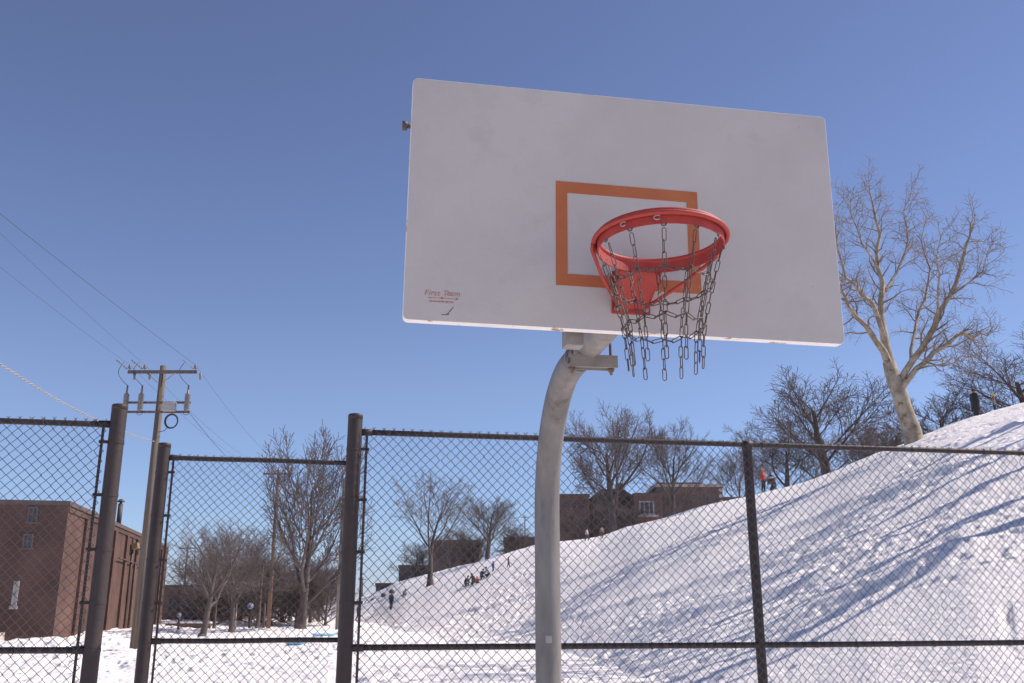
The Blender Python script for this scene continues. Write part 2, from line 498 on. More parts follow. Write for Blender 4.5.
def build_ground():
    th_f = np.arange(R(-33), R(36), 0.00125)
    th_all = np.concatenate([np.linspace(-math.pi, R(-33) - 0.01, 50), th_f, np.linspace(R(36) + 0.01, math.pi, 50)])
    r_all = np.concatenate([[0.3, 1, 2, 4, 6, 8, 10, 12, 14, 16, 18, 19.5], np.geomspace(20, 175, 720), np.geomspace(178, 4000, 40)])
    T, Rr = np.meshgrid(th_all, r_all, indexing='ij')
    X, Y = Rr * np.sin(T), Rr * np.cos(T)
    Z = terrain(X, Y)
    nearw = np.clip((Rr - 12) / 8, 0, 1) * np.clip((230 - Rr) / 60, 0, 1)
    hillw = np.clip((T - R(-13)) / R(8), 0.35, 1)
    mask = np.clip(fbm(X / 6, Y / 6, 3, 4) * 3.0 + 0.62, 0.1, 1.1)
    # the lower right of the slope is little trodden
    smooth_zone = np.clip(1.25 - np.hypot((X - 18.5) / 6.5, (Y - 31) / 6), 0, 1)
    mask = mask * (1 - 0.85 * smooth_zone)
    Z = Z + nearw * (0.4 * fbm(X / 16, Y / 16, 11, 3) * np.clip((Rr - 20) / 30, 0, 1))
    lumps = 0.058 * fbm(X / 0.8, Y / 0.8, 23, 3)
    ridged = 0.09 * (0.5 - np.abs(fbm(X / 3.2 + Y / 7, Y / 2.2, 31, 3)))
    flat = 1 - np.clip((T - R(-11)) / R(9), 0, 1)
    Z = Z + nearw * (mask + 0.5 * flat) * (lumps + ridged) * (1 + 0.9 * flat)
    p = pits(X, Y, 0.52, 0.13, 41, 0.7) * 0.15 + pits(X, Y, 1.25, 0.2, 51, 0.6) * 0.16
    Z = Z - nearw * (mask + 0.6 * flat) * p
    p2 = pits(X, Y, 2.2, 0.17, 61, 0.35) * 0.18
    Z = Z - nearw * p2
    Z = Z + shade_ridge_height(X, Y) * nearw
    # far beyond the view the land lies flat
    nth, nr = T.shape
    V = np.stack([X, Y, Z], -1).reshape(-1, 3)
    i = np.arange(nth); j = np.arange(nr - 1)
    I, J = np.meshgrid(i, j, indexing='ij')
    I2 = (I + 1) % nth
    Q = np.stack([I * nr + J, I * nr + J + 1, I2 * nr + J + 1, I2 * nr + J], -1).reshape(-1, 4)
    c = len(V)
    V = np.vstack([V, [[0, 0, 0]]])
    o = np_mesh('snow_ground', V, Q, M['snow'])
    tag(o, kind='structure')
build_ground()

# ---------------------------------------------------------------- chain-link fences
F0 = Vector((0, 7.105, 0)); FANG = math.atan(0.184)
FU = Vector((math.cos(FANG), math.sin(FANG), 0))
def fence_x(X): return X / FU.x          # distance along the fence line from X=0
TOP, MID, BOT = 3.046, 1.521, 0.06
W2 = 0.0718 / 2

def fence_section(s0, s1, origin, ang, label, posts, lines=(), bar_ends=(), rail_pad=(0, 0), seed=1):
    """section from s0 to s1 along its own axis; posts: (s, height, radius)"""
    root = empty('chain_link_fence', origin + Vector((math.cos(ang), math.sin(ang), 0)) * ((s0 + s1) / 2), ang, label, 'fence', None)
    h = (s1 - s0) / 2
    c = (s0 + s1) / 2
    for s, hh, r in posts:
        mb = MB()
        x = s - c
        mb.tube([(x, 0, -0.3), (x, 0, hh - 0.03)], r, 20, caps=False)
        mb.lathe([(r + 0.001, -0.035), (r + 0.001, -0.006), (r * 0.93, 0.002), (r * 0.6, 0.007), (0.004, 0.009)], (x, 0, hh), 20)
        mb.build('post', M['fence'], root)
    for s in lines:
        x = s - c
        mb = MB()
        mb.tube([(x, 0.022, -0.3), (x, 0.022, TOP - 0.02)], 0.037, 18, caps=False)
        mb.tube([(x, 0.022, TOP - 0.05), (x, 0.022, TOP + 0.026)], 0.040, 18)
        mb.tube([(x - 0.035, 0.0, TOP), (x + 0.035, 0.0, TOP)], 0.0265, 14)
        mb.build('line_post', M['fence'], root)
    for z, r in ((TOP, 0.0213), (MID, 0.0213)):
        mb = MB()
        n = 14
        pts = [(-h - rail_pad[0] + (2 * h + rail_pad[0] + rail_pad[1]) * k / n, 0.006, z + 0.002 * math.sin(k * 0.6 + z)) for k in range(n + 1)]
        mb.tube(pts, r, 12)
        mb.build('top_rail' if z == TOP else 'middle_rail', M['fence'], root)
    # woven wires
    y_off = -0.020
    nw = int(2 * h / W2)
    nl = int((TOP + 0.02 - BOT) / W2)
    i = np.arange(nw)[:, None]; k = np.arange(nl + 1)[None, :]
    rnd = np.random.RandomState(seed)
    side = ((k + i) & 1)
    xx = -h + 0.01 + (i + side) * W2 + 0.006 * np.sin(i * 0.37 + k * 0.05) + 0.002 * rnd.randn(nw, nl + 1)
    zz = TOP + 0.016 - k * W2 + 0 * i + 0.003 * np.sin(i * 0.21 + 1.0)
    yy = y_off + np.where(side == 1, 0.0026, -0.0026) + 0.014 * np.sin(xx * 1.3 + zz * 1.1) - 0.010
    Pp = np.stack([xx, yy, zz], -1)
    # rounded knuckle on top: short extra twist
    extra = Pp[:, :1].copy(); extra[..., 2] += 0.012; extra[..., 0] += np.where(side[:, :1, None][..., 0] == 1, -0.012, 0.012)
    Pp = np.concatenate([extra, Pp], 1)
    npt = Pp.shape[1]
    r = 0.0024
    # a square ring in the plane perpendicular to the mean (vertical) direction, widened for the 45 degree run
    ring = np.array([(r * 1.3 * math.cos(a), r * math.sin(a), 0) for a in np.arange(6) * math.pi / 3])
    V = (Pp[:, :, None, :] + ring[None, None]).reshape(-1, 3)
    I, J, K = np.meshgrid(np.arange(nw), np.arange(npt - 1), np.arange(6), indexing='ij')
    base = (I * npt + J) * 6
    Q = np.stack([base + K, base + (K + 1) % 6, base + 6 + (K + 1) % 6, base + 6 + K], -1).reshape(-1, 4)
    np_mesh('chain_mesh', V, Q, M['wire'], root)
    # tension bars and bands at the end posts
    for sgn, post_s, post_r in bar_ends:
        x = post_s - c + sgn * (post_r + 0.035)
        mb = MB(); mb.obox((x, -0.022, (TOP + BOT) / 2), (0.009, 0, 0), (0, 0.004, 0), (0, 0, (TOP - BOT) / 2 - 0.01)); mb.build('tension_bar', M['fence'], root)
        px = post_s - c
        for zz_ in (TOP - 0.13, TOP - 0.50, TOP - 0.87, TOP - 1.22, MID, MID - 0.38, MID - 0.75, MID - 1.1):
            mb = MB()
            ring_pts = [(px + (post_r + 0.003) * math.cos(a), (post_r + 0.003) * math.sin(a)) for a in np.linspace(0, 2 * math.pi, 18, endpoint=False)]
            v = [(x_, y_, zz_ - 0.011) for x_, y_ in ring_pts] + [(x_, y_, zz_ + 0.011) for x_, y_ in ring_pts]
            n = len(ring_pts)
            mb.add(v, [(q, (q + 1) % n, n + (q + 1) % n, n + q) for q in range(n)], 0, True)
            mb.obox((px + sgn * (post_r + 0.025), -0.018, zz_), (0.03, 0, 0), (0, 0.004, 0), (0, 0, 0.011))
            mb.tube([(px + sgn * (post_r + 0.045), -0.045, zz_), (px + sgn * (post_r + 0.045), 0.012, zz_)], 0.0075, 6)
            mb.build('tension_band', M['fence'], root)
        # rail end cup
        for z in (TOP, MID):
            mb = MB(); mb.tube([(px + sgn * (post_r - 0.005), 0.006, z), (px + sgn * (post_r + 0.075), 0.006, z)], 0.026, 12)
            mb.build('rail_end', M['fence'], root)
    # wire ties on the rails
    s = -h + 0.2
    tie = None
    while s < h:
        for z in (TOP, MID):
            if tie is None:
                mb = MB()
                mb.tube([(0.004 * math.sin(a * 2), 0.001 + 0.0255 * math.cos(a), 0.0255 * math.sin(a)) for a in np.linspace(0, 2 * math.pi, 10, endpoint=False)], 0.003, 4, closed=True)
                tie = q = mb.build('wire_tie', M['wire'], root, uv=False)
            else:
                q = tie.copy(); col.objects.link(q)
            q.location = (s, 0, z)
        s += 0.33
    return root

PR = 0.054
sA = fence_x(-2.80); sB = fence_x(-1.165); sC = fence_x(1.885)
fence_section(sB + PR, fence_x(7.6), F0, FANG, 'long dark chain link fence behind the basketball pole, running to the right edge', [(sB, 3.175, PR)], [sC, sC + 3.03 + 0.0], [(1, sB, PR)], (0.02, 0), 3)
fence_section(fence_x(-6.4), sA - PR, F0, FANG, 'dark chain link fence section at the left edge, in front of the brick building', [(sA, 3.185, PR)], [sA - 3.03], [(-1, sA, PR)], (0, 0.02), 4)
# the offset screen panel behind the opening
G0 = Vector((-2.976, 8.15, 0)); GANG = math.atan2(0.32, 1.468)
fence_section(0.0, 1.47, G0, GANG, 'short dark chain link fence panel in front of the tall oval tree', [(-0.055, 3.165, PR), (1.565, 3.165, PR)], [], [(1, -0.055, PR)], (0.02, 0.06), 5)

# ---------------------------------------------------------------- basketball hoop
YAW = R(9.2); ARM = 1.8
BC = Vector((0.486, 3.617, CAM_H + 1.578))
nrm = Vector((math.sin(YAW), -math.cos(YAW), 0))
base = Vector((BC.x, BC.y, 0)) - nrm * ARM
hoop = empty('basketball_hoop', base, YAW, 'white rectangular backboard with orange square and red chain net hoop on a bent grey pole', 'basketball hoop')
BZ = BC.z; BW, BH, BT = 1.829 / 2, 1.052 / 2, 0.042
FY = -ARM                                     # front face of the board in local y
ROLL = -0.011
def roll(p):
    x, y, z = p
    dx, dz = x, z - BZ
    return (dx * math.cos(ROLL) - dz * math.sin(ROLL), y, BZ + dx * math.sin(ROLL) + dz * math.cos(ROLL))
def roll_mb(mb): mb.v = [roll(p) for p in mb.v]; return mb

# pole: straight, then bent forward
R_P = 0.0705; RB = 0.70; Z0 = 2.30
pts = [(0, 0, -0.4), (0, 0, 0.5), (0, 0, 1.2), (0, 0, 1.9), (0, 0, 2.2)]
for k in range(17):
    a = math.pi / 2 * k / 16
    pts.append((0, -RB * (1 - math.cos(a)), Z0 + RB * math.sin(a)))
pts.append((0, -0.86, Z0 + RB)); 
mb = MB(); mb.tube(pts, R_P, 28); mb.tube([(0, -0.845, Z0 + RB), (0, -0.87, Z0 + RB)], R_P + 0.004, 28)
pole = mb.build('pole', M['galv'], hoop)
# a worn pale sticker low on the pole
mb = MB()
v, f = [], []
for iz in range(2):
    for k in range(7):
        a = R(-112 + k * 4.5)
        v.append(((R_P + 0.0015) * math.cos(a), (R_P + 0.0015) * math.sin(a), 1.612 + 0.038 * iz + 0.002 * math.sin(k * 1.9)))
for k in range(6): f.append((k, k + 1, k + 8, k + 7))
mb.add(v, f, 0, True); mb.build('sticker', M['box'], pole)
mb = MB(); mb.tube([(0, -0.80, Z0 + RB), (0, -ARM + BT + 0.02, Z0 + RB + 0.005)], R_P - 0.008, 24); mb.build('extension_arm', M['galv2'], hoop)
# clamp saddle with U bolts below the arm
mb = MB()
mb.obox((0.02, -1.05, Z0 + RB - R_P - 0.016), (0.115, 0, 0), (0, 0.035, 0), (0, 0, 0.006))
mb.obox((0.02, -1.082, Z0 + RB - R_P - 0.002), (0.115, 0, 0), (0, 0.004, 0), (0, 0, 0.030))
mb.obox((0.02, -1.018, Z0 + RB - R_P - 0.002), (0.115, 0, 0), (0, 0.004, 0), (0, 0, 0.030))
clamp = mb.build('clamp_saddle', M['galv2'], hoop)
for sx in (-0.08, 0.11):
    mb = MB()
    mb.tube([(sx, -1.05, Z0 + RB - R_P - 0.06), (sx, -1.05, Z0 + RB + 0.09)], 0.0075, 8)
    mb.tube([(sx, -1.05, Z0 + RB - R_P - 0.045), (sx, -1.05, Z0 + RB - R_P - 0.024)], 0.014, 6)
    mb.build('clamp_bolt', M['rust'], clamp)
# mounting frame behind the board
mb = MB()
mb.box(-0.30, 0.30, FY + BT + 0.006, FY + BT + 0.05, BZ - 0.43, BZ - 0.36)
mb.box(-0.30, 0.30, FY + BT + 0.006, FY + BT + 0.05, BZ - 0.02, BZ + 0.05)
mb.box(-0.255, -0.18, FY + BT + 0.055, FY + BT + 0.13, BZ - 0.562, BZ + 0.2)
mb.box(0.205, 0.275, FY + BT + 0.055, FY + BT + 0.10, BZ - 0.46, BZ + 0.2)
mb.box(-0.86, 0.86, FY + BT + 0.003, FY + BT + 0.04, BZ + 0.325, BZ + 0.37)
mb.box(-0.86, 0.86, FY + BT + 0.003, FY + BT + 0.04, BZ - 0.30, BZ - 0.26)
mb.box(-0.20, 0.20, FY + BT + 0.105, FY + BT + 0.115, Z0 + RB - 0.085, Z0 + RB + 0.15)
mb.build('mounting_frame', M['galv2'], hoop, 0.003)
mb = MB()
mb.tube([(-0.90, FY + BT + 0.02, BZ + 0.345), (-0.945, FY + BT + 0.02, BZ + 0.345)], 0.011, 8)
mb.tube([(-0.925, FY + BT + 0.02, BZ + 0.345), (-0.945, FY + BT + 0.02, BZ + 0.345)], 0.02, 6)
mb.build('brace_bolt', M['pipe'], hoop)

# board: rounded rectangle, front panel and folded edge
def rrect(w, h, r, n=5):
    o = []
    for cx, cz, a0 in ((w - r, h - r, 0), (-w + r, h - r, 90), (-w + r, -h + r, 180), (w - r, -h + r, 270)):
        for k in range(n + 1):
            a = R(a0 + 90 * k / n)
            o.append((cx + r * math.cos(a), BZ + cz + r * math.sin(a)))
    return o
ol = rrect(BW, BH, 0.022)
mb = MB()
n = len(ol)
inset = rrect(BW - 0.0012, BH - 0.0012, 0.021)
v = [(x, FY, z) for x, z in inset] + [(x, FY + 0.0012, z) for x, z in ol] + [(x, FY + BT, z) for x, z in ol]
f = [tuple(reversed(range(n)))]
mats = [0]
mb.add(v, [tuple(range(n))], 0)
b0 = 0
fs = []
for i in range(n):
    j = (i + 1) % n
    fs.append((i, i + n, j + n, j)); fs.append((i + n, i + 2 * n, j + 2 * n, j + n))
for q in fs: mb.f.append(q); mb.m.append(1); mb.s.append(False)
mb.f.append(tuple(reversed(range(2 * n, 3 * n)))); mb.m.append(0); mb.s.append(False)
# front outline ran counter-clockwise seen from the back: recalc below
board = roll_mb(mb).build('backboard', [M['board'], M['board_edge']], hoop)
bm = bmesh.new(); bm.from_mesh(board.data); bmesh.ops.recalc_face_normals(bm, faces=bm.faces); bm.to_mesh(board.data); bm.free()
# painted square
SZ0, SZ1 = BZ - 0.346, BZ + 0.109
sw = 0.305
RIMZ = 3.120
mb = MB()
y = FY - 0.0022
def strip(x0, x1, z0, z1): mb.box(x0, x1, y, y + 0.0016, z0, z1)
SX = -0.005
strip(SX - sw, SX + sw, SZ1 - 0.05, SZ1); strip(SX - sw, SX + sw, SZ0, SZ0 + 0.05)
strip(SX - sw, SX - sw + 0.048, SZ0 + 0.05, SZ1 - 0.05); strip(SX + sw - 0.048, SX + sw, SZ0 + 0.05, SZ1 - 0.05)
roll_mb(mb).build('target_square', M['orange'], board)
# maker's mark
def text_mesh(body, size, loc, shear=0.0, name='maker_mark', bold=0.0):
    cu = bpy.data.curves.new(name, 'FONT')
    cu.body = body; cu.size = size; cu.shear = shear; cu.extrude = 0.0004; cu.offset = bold; cu.align_x = 'LEFT'
    o = bpy.data.objects.new(name, cu); col.objects.link(o)
    bpy.context.view_layer.update()
    me = bpy.data.meshes.new_from_object(o.evaluated_get(bpy.context.evaluated_depsgraph_get()))
    bpy.data.objects.remove(o)
    V = [Vector((loc[0] + p.co.x, loc[1] - p.co.z, loc[2] + p.co.y)) for p in me.vertices]
    F = [tuple(p.vertices) for p in me.polygons]
    bpy.data.meshes.remove(me)
    return V, F
mb = MB()
LX, LZ = -BW + 0.079, -BH + 0.105 + BZ
rnd = random.Random(4)
xk = LX
for ch, adv in (('F', .025), ('i', .013), ('r', .019), ('s', .022), ('t', .017), (' ', .016), ('T', .024), ('e', .022), ('a', .023), ('m', .03)):
    if ch != ' ':
        V, F = text_mesh(ch, 0.032, (xk, FY - 0.0012, LZ + rnd.uniform(-.002, .002)), 0.22, bold=0.0)
        mb.add(V, F)
    xk += adv * 0.64
mb.tube([(LX + 0.015, FY - 0.001, LZ - 0.012), (LX + 0.07, FY - 0.001, LZ - 0.010), (LX + 0.13, FY - 0.001, LZ - 0.012)], 0.0011, 5)
for xx_ in (LX + 0.07, LX + 0.13): mb.lathe([(0.0035, -0.003), (0.0035, 0.003)], (xx_, FY - 0.001, LZ - 0.011), 8)
pts = [(LX + 0.022 + 0.0008 * k, FY - 0.001, LZ - 0.025 + 0.004 * math.sin(k * 0.85) * (0.6 + 0.4 * math.sin(k * 0.31))) for k in range(120)]
mb.tube(pts, 0.0010, 4)
roll_mb(mb).build('maker_mark', M['mark'], board)
# scuffs near the lower edge
mb = MB()
mb.tube([(LX + 0.09, FY - 0.0005, LZ - 0.078), (LX + 0.105, FY - 0.0007, LZ - 0.060), (LX + 0.118, FY - 0.0005, LZ - 0.042)], [0.0012, 0.002, 0.0008], 5)
mb.tube([(LX + 0.07, FY - 0.0005, LZ - 0.078), (LX + 0.10, FY - 0.0007, LZ - 0.075)], [0.0012, 0.0018], 5)
roll_mb(mb).build('scuff', M['rust'], board)

# rim
RC = (0.0, FY - 0.38, RIMZ)
RR = 0.2315
def ringpts(r, z, n=72): return [(RC[0] + r * math.cos(2 * math.pi * k / n), RC[1] + r * math.sin(2 * math.pi * k / n), RC[2] + z - 0.035 * r * math.sin(2 * math.pi * k / n)) for k in range(n)]
mb = MB()
mb.tube(ringpts(RR, 0.0), 0.0095, 12, closed=True)
mb.tube(ringpts(RR + 0.013, -0.014), 0.009, 12, closed=True)
n = 72
a_, b_ = ringpts(RR - 0.004, -0.006, n), ringpts(RR - 0.004, -0.050, n)
c_, d_ = ringpts(RR + 0.001, -0.006, n), ringpts(RR + 0.001, -0.050, n)
for p, q, flip in ((a_, b_, 0), (c_, d_, 1), (b_, d_, 1)):
    mb.add(p + q, [((k, (k + 1) % n, n + (k + 1) % n, n + k) if flip else (k, n + k, n + (k + 1) % n, (k + 1) % n)) for k in range(n)], 0, True)
rim = mb.build('rim', M['red'], hoop)
# bracket: wall plate, arm box with tapering cheeks
mb = MB()
mb.box(-0.088, 0.072, FY - 0.011, FY - 0.001, RIMZ - 0.185, RIMZ - 0.005)
plate = mb.build('wall_plate', M['red'], rim, 0.004)
mb = MB()
yb, yf = FY - 0.012, RC[1] + RR + 0.012
v = [(-0.078, yb, RIMZ - 0.165), (0.062, yb, RIMZ - 0.165), (0.062, yb, RIMZ - 0.008), (-0.078, yb, RIMZ - 0.008),
     (-0.088, yf, RIMZ - 0.05), (0.088, yf, RIMZ - 0.05), (0.088, yf, RIMZ - 0.008), (-0.088, yf, RIMZ - 0.008)]
mb.add(v, [(0, 1, 2, 3), (4, 7, 6, 5), (0, 4, 5, 1), (3, 2, 6, 7), (0, 3, 7, 4), (1, 5, 6, 2)])
mb.build('rim_bracket', M['red'], rim, 0.004)
for sx in (-1, 1):
    a1 = R(90 - sx * 78)
    p1 = (RC[0] + (RR + 0.016) * math.cos(a1), RC[1] + (RR + 0.016) * math.sin(a1), RIMZ - 0.02)
    p2 = (sx * 0.06 - 0.006, FY - 0.02, RIMZ - 0.155)
    pm = ((p1[0] * .5 + p2[0] * .5) + sx * 0.012, p1[1] * .5 + p2[1] * .5, p1[2] * .5 + p2[2] * .5 - 0.012)
    mb = MB(); mb.tube([p1, (p1[0], p1[1] + 0.015, p1[2] - 0.02), pm, p2], 0.0075, 8); mb.build('rim_brace', M['red'], rim)
for sx, sz in ((-0.07, -0.165), (0.054, -0.165)):
    mb = MB(); mb.lathe([(0.011, 0), (0.011, 0.006), (0.006, 0.009)], (0, 0, 0), 6)
    mb.v = [(sx + p[0], FY - 0.0115 - p[2], RIMZ + sz + p[1]) for p in mb.v]
    mb.build('plate_bolt', M['galv2'], plate)

# chain net
def link(mb, c, d, s, L, w, r=0.0019):
    """one oval link: centre c, long axis d, side axis s"""
    c, d, s = Vector(c), Vector(d).normalized(), Vector(s).normalized()
    pts = []
    hl = L / 2 - w / 2
    for k in range(5):
        a = math.pi * k / 4
        pts.append(c + d * (hl + w / 2 * math.sin(a)) + s * (w / 2 * math.cos(a)))
    for k in range(5):
        a = math.pi + math.pi * k / 4
        pts.append(c + d * (-hl + w / 2 * math.sin(a)) + s * (w / 2 * math.cos(a)))
    mb.tube(pts, r, 6, closed=True)

NCH = 12
netob = empty('chain_net', (0, 0, 0)); netob.parent = hoop
for k in range(NCH):
    a = 2 * math.pi * (k + 0.5) / NCH
    p = (RC[0] + (RR - 0.002) * math.cos(a), RC[1] + (RR - 0.002) * math.sin(a), RIMZ - 0.046)
    s = (-math.sin(a), math.cos(a), 0)
    hk = MB(); link(hk, (p[0], p[1], p[2] + 0.004 - 0.035 * RR * math.sin(a)), (0, 0, 1), s, 0.032, 0.018, 0.003)
    hk.build('net_hook', M['chain'], netob)
    if k in (7, 8):
        cl = MB()
        zc = p[2] - 0.035 * RR * math.sin(a) + 0.016
        cl.tube([(RC[0] + (RR + 0.008) * math.cos(a - 0.09 + 0.05 * math.cos(q)), RC[1] + (RR + 0.008) * math.sin(a - 0.09 + 0.05 * math.cos(q)), zc + 0.008 * math.sin(q)) for q in np.linspace(0.6, 5.6, 10)], 0.002, 5)
        cl.build('net_clip', M['frame'], netob)
rnd = random.Random(8)
def prof_r(z):
    # radius of the net at depth z below the rim
    zz = np.array([0, 0.04, 0.12, 0.22, 0.33, 0.40, 0.52]); rr = np.array([RR - .002, .226, .203, .176, .148, .138, .130])
    return float(np.interp(z, zz, rr))
ring_anchor = {0: [], 1: []}
for k in range(NCH):
    a = 2 * math.pi * (k + 0.5) / NCH
    mb = MB()
    z = 0.062
    Ltot = 0.475 + rnd.uniform(-0.012, 0.02)
    i = 0
    da = rnd.uniform(-0.03, 0.03)
    while z < Ltot:
        Lk = 0.043
        r0, r1 = prof_r(z), prof_r(z + Lk)
        aa = a + da * min(1, z * 3) + rnd.uniform(-.012, .012)
        tl = -0.035 * RR * math.sin(a)
        c0 = Vector((RC[0] + r0 * math.cos(aa), RC[1] + r0 * math.sin(aa), RIMZ - z + tl))
        c1 = Vector((RC[0] + r1 * math.cos(aa), RC[1] + r1 * math.sin(aa), RIMZ - z - Lk + tl))
        tang = Vector((-math.sin(aa), math.cos(aa), 0)); rad = Vector((math.cos(aa), math.sin(aa), 0))
        s = tang if i % 2 == 0 else rad
        s = (s + tang * rnd.uniform(-.4, .4) + rad * rnd.uniform(-.4, .4)).normalized()
        d = c1 - c0
        s = (s - d.normalized() * s.dot(d.normalized()))
        link(mb, (c0 + c1) / 2, d, s, 0.0465, 0.0135)
        if i == 2: ring_anchor[0].append(c1.copy())
        if i == 6: ring_anchor[1].append(c1.copy())
        z += Lk * 0.93; i += 1
    mb.build('hanging_chain', M['chain'], netob)
for key, anch in ring_anchor.items():
    mb = MB()
    for k in range(NCH):
        p, q = anch[k], anch[(k + 1) % NCH]
        n_l = 3 if key == 0 else 2
        L = (q - p).length / n_l
        for j in range(n_l):
            t0, t1 = j / n_l, (j + 1) / n_l
            sag = lambda t: -0.013 * 4 * t * (1 - t)
            A = p.lerp(q, t0) + Vector((0, 0, sag(t0))); B = p.lerp(q, t1) + Vector((0, 0, sag(t1)))
            d = B - A
            s = Vector((0, 0, 1)) if j % 2 == 0 else d.cross(Vector((0, 0, 1)))
            s = (s - d.normalized() * s.dot(d.normalized())).normalized()
            link(mb, (A + B) / 2, d, s, d.length + 0.006, 0.012)
    mb.build('ring_chain', M['chain'], netob)

# ---------------------------------------------------------------- bare trees
class Wood:
    """collects tapered branches into trunk and crown meshes"""
    def __init__(self): self.parts = {'trunk': [], 'crown': []}
    def add(self, kind, pts, rad): self.parts[kind].append((pts, rad))
    def mesh(self, kind, sides_big=8):
        V, Q = [], []
        nv = 0
        for pts, rad in self.parts[kind]:
            sides = 3 if rad[0] < 0.035 else (4 if rad[0] < 0.09 else (6 if rad[0] < 0.22 else 10))
            n = len(pts)
            px = py = None
            ref = None
            for i in range(n):
                a, b_ = pts[max(i - 1, 0)], pts[min(i + 1, n - 1)]
                tx, ty, tz = b_[0] - a[0], b_[1] - a[1], b_[2] - a[2]
                l = math.sqrt(tx * tx + ty * ty + tz * tz) or 1e-6
                tx, ty, tz = tx / l, ty / l, tz / l
                if ref is None: ref = (1.0, 0.3, 0.1) if abs(tz) > 0.6 else (0.1, 0.2, 1.0)
                k = ref[0] * tx + ref[1] * ty + ref[2] * tz
                nx, ny, nz = ref[0] - k * tx, ref[1] - k * ty, ref[2] - k * tz
                l = math.sqrt(nx * nx + ny * ny + nz * nz) or 1e-6
                nx, ny, nz = nx / l, ny / l, nz / l
                ref = (nx, ny, nz)
                bx, by, bz = ty * nz - tz * ny, tz * nx - tx * nz, tx * ny - ty * nx
                r = rad[i]
                p = pts[i]
                for s in range(sides):
                    an = 6.283185 * s / sides
                    c, sn = r * math.cos(an), r * math.sin(an)
                    V.append((p[0] + nx * c + bx * sn, p[1] + ny * c + by * sn, p[2] + nz * c + bz * sn))
            for i in range(n - 1):
                for s in range(sides):
                    s2 = (s + 1) % sides
                    Q.append((nv + i * sides + s, nv + i * sides + s2, nv + (i + 1) * sides + s2, nv + (i + 1) * sides + s))
            nv += n * sides
        return V, Q

def norm3(v):
    l = math.sqrt(v[0] ** 2 + v[1] ** 2 + v[2] ** 2) or 1e-9
    return (v[0] / l, v[1] / l, v[2] / l)

def turn(d, ang, az):
    """direction at an angle from d, around azimuth az"""
    a = (0, 0, 1) if abs(d[2]) < 0.9 else (1, 0, 0)
    u = norm3((d[1] * a[2] - d[2] * a[1], d[2] * a[0] - d[0] * a[2], d[0] * a[1] - d[1] * a[0]))
    w = (d[1] * u[2] - d[2] * u[1], d[2] * u[0] - d[0] * u[2], d[0] * u[1] - d[1] * u[0])
    c, s = math.cos(ang), math.sin(ang)
    return norm3(tuple(d[i] * c + (u[i] * math.cos(az) + w[i] * math.sin(az)) * s for i in range(3)))

def grow(W, rng, p, d, L, r, lvl, S, kind_fixed=None):
    maxl = S['levels']
    n = max(3, min(12, int(L / S.get('seg', 0.55)) + 1)) if lvl < maxl else 3
    pts, rad = [p], [r]
    rend = max(S['tip'], r * (S.get('taper', 0.4) if lvl == 0 else 0.14))
    if lvl >= maxl: rend = S['tip'] * 0.6
    wan = S['wander'] * (1.0 if lvl > 0 else 0.4)
    up = S['up'][min(lvl, len(S['up']) - 1)]
    dirs = [d]
    for i in range(n):
        d = norm3((d[0] + rng.gauss(0, wan), d[1] + rng.gauss(0, wan), d[2] + rng.gauss(0, wan) + up / n * 2))
        p = (p[0] + d[0] * L / n, p[1] + d[1] * L / n, p[2] + d[2] * L / n)
        pts.append(p); rad.append(r + (rend - r) * (i + 1) / n); dirs.append(d)
    W.add('trunk' if lvl <= S.get('trunk_lvl', 1) else 'crown', pts, rad)
    if lvl >= maxl: return pts
    k = S['kids'][min(lvl, len(S['kids']) - 1)]
    k = max(2, int(k * rng.uniform(0.8, 1.2)))
    t0 = S['start'][min(lvl, len(S['start']) - 1)]
    az = rng.uniform(0, 6.28)
    for j in range(k):
        t = t0 + (1 - t0) * (j + rng.uniform(0.2, 0.9)) / k
        t = min(t, 0.999)
        x = t * n
        i = int(x); fr = x - i
        q = tuple(pts[i][m] + (pts[i + 1][m] - pts[i][m]) * fr for m in range(3))
        rr = rad[i] + (rad[i + 1] - rad[i]) * fr
        az += 2.4 + rng.uniform(-.5, .5)
        ang = S['ang'][min(lvl, len(S['ang']) - 1)] * rng.uniform(0.75, 1.25)
        cl = L * S['ratio'][min(lvl, len(S['ratio']) - 1)] * (1.05 - 0.55 * (t - t0) / (1 - t0 + 1e-6)) * rng.uniform(0.7, 1.25)
        cr = max(S['tip'], min(rr * S.get('rr', 0.58), cl * (0.020 if lvl == 0 else 0.0135)) * rng.uniform(0.8, 1.1))
        if cl < S.get('minlen', 0.25): continue
        grow(W, rng, q, turn(dirs[i], ang, az), cl, cr, lvl + 1, S)
    return pts

def finish_tree(W, name, loc, rz, H, Wd, label, group, bark, twig, cat='tree'):
    Vt, Qt = W.mesh('trunk'); Vc, Qc = W.mesh('crown')
    Vt, Vc = np.array(Vt), np.array(Vc)
    allv = np.vstack([Vt, Vc])
    if H:
        z = np.percentile(allv[:, 2], 99.8)
        ex = np.percentile(allv[:, 0], 99.3) - np.percentile(allv[:, 0], 0.7)
        ey = np.percentile(allv[:, 1], 99.3) - np.percentile(allv[:, 1], 0.7)
        k = H / z; kx = Wd / ((ex + ey) / 2)
        cx = (np.percentile(Vc[:, 0], 3) + np.percentile(Vc[:, 0], 97)) / 2
        cy = (np.percentile(Vc[:, 1], 3) + np.percentile(Vc[:, 1], 97)) / 2
        for A in (Vt, Vc):                  # let the trunk lean so that the crown stands over the foot
            w = np.clip(A[:, 2] / z, 0, 1) ** 1.2
            A[:, 0] -= 1.25 * cx * w; A[:, 1] -= 1.25 * cy * w
            A *= np.array([kx, kx, k])
    root = empty(name, loc, rz, label, cat, group)
    np_mesh('trunk', Vt, Qt, bark, root); np_mesh('crown', Vc, Qc, twig, root)
    return root

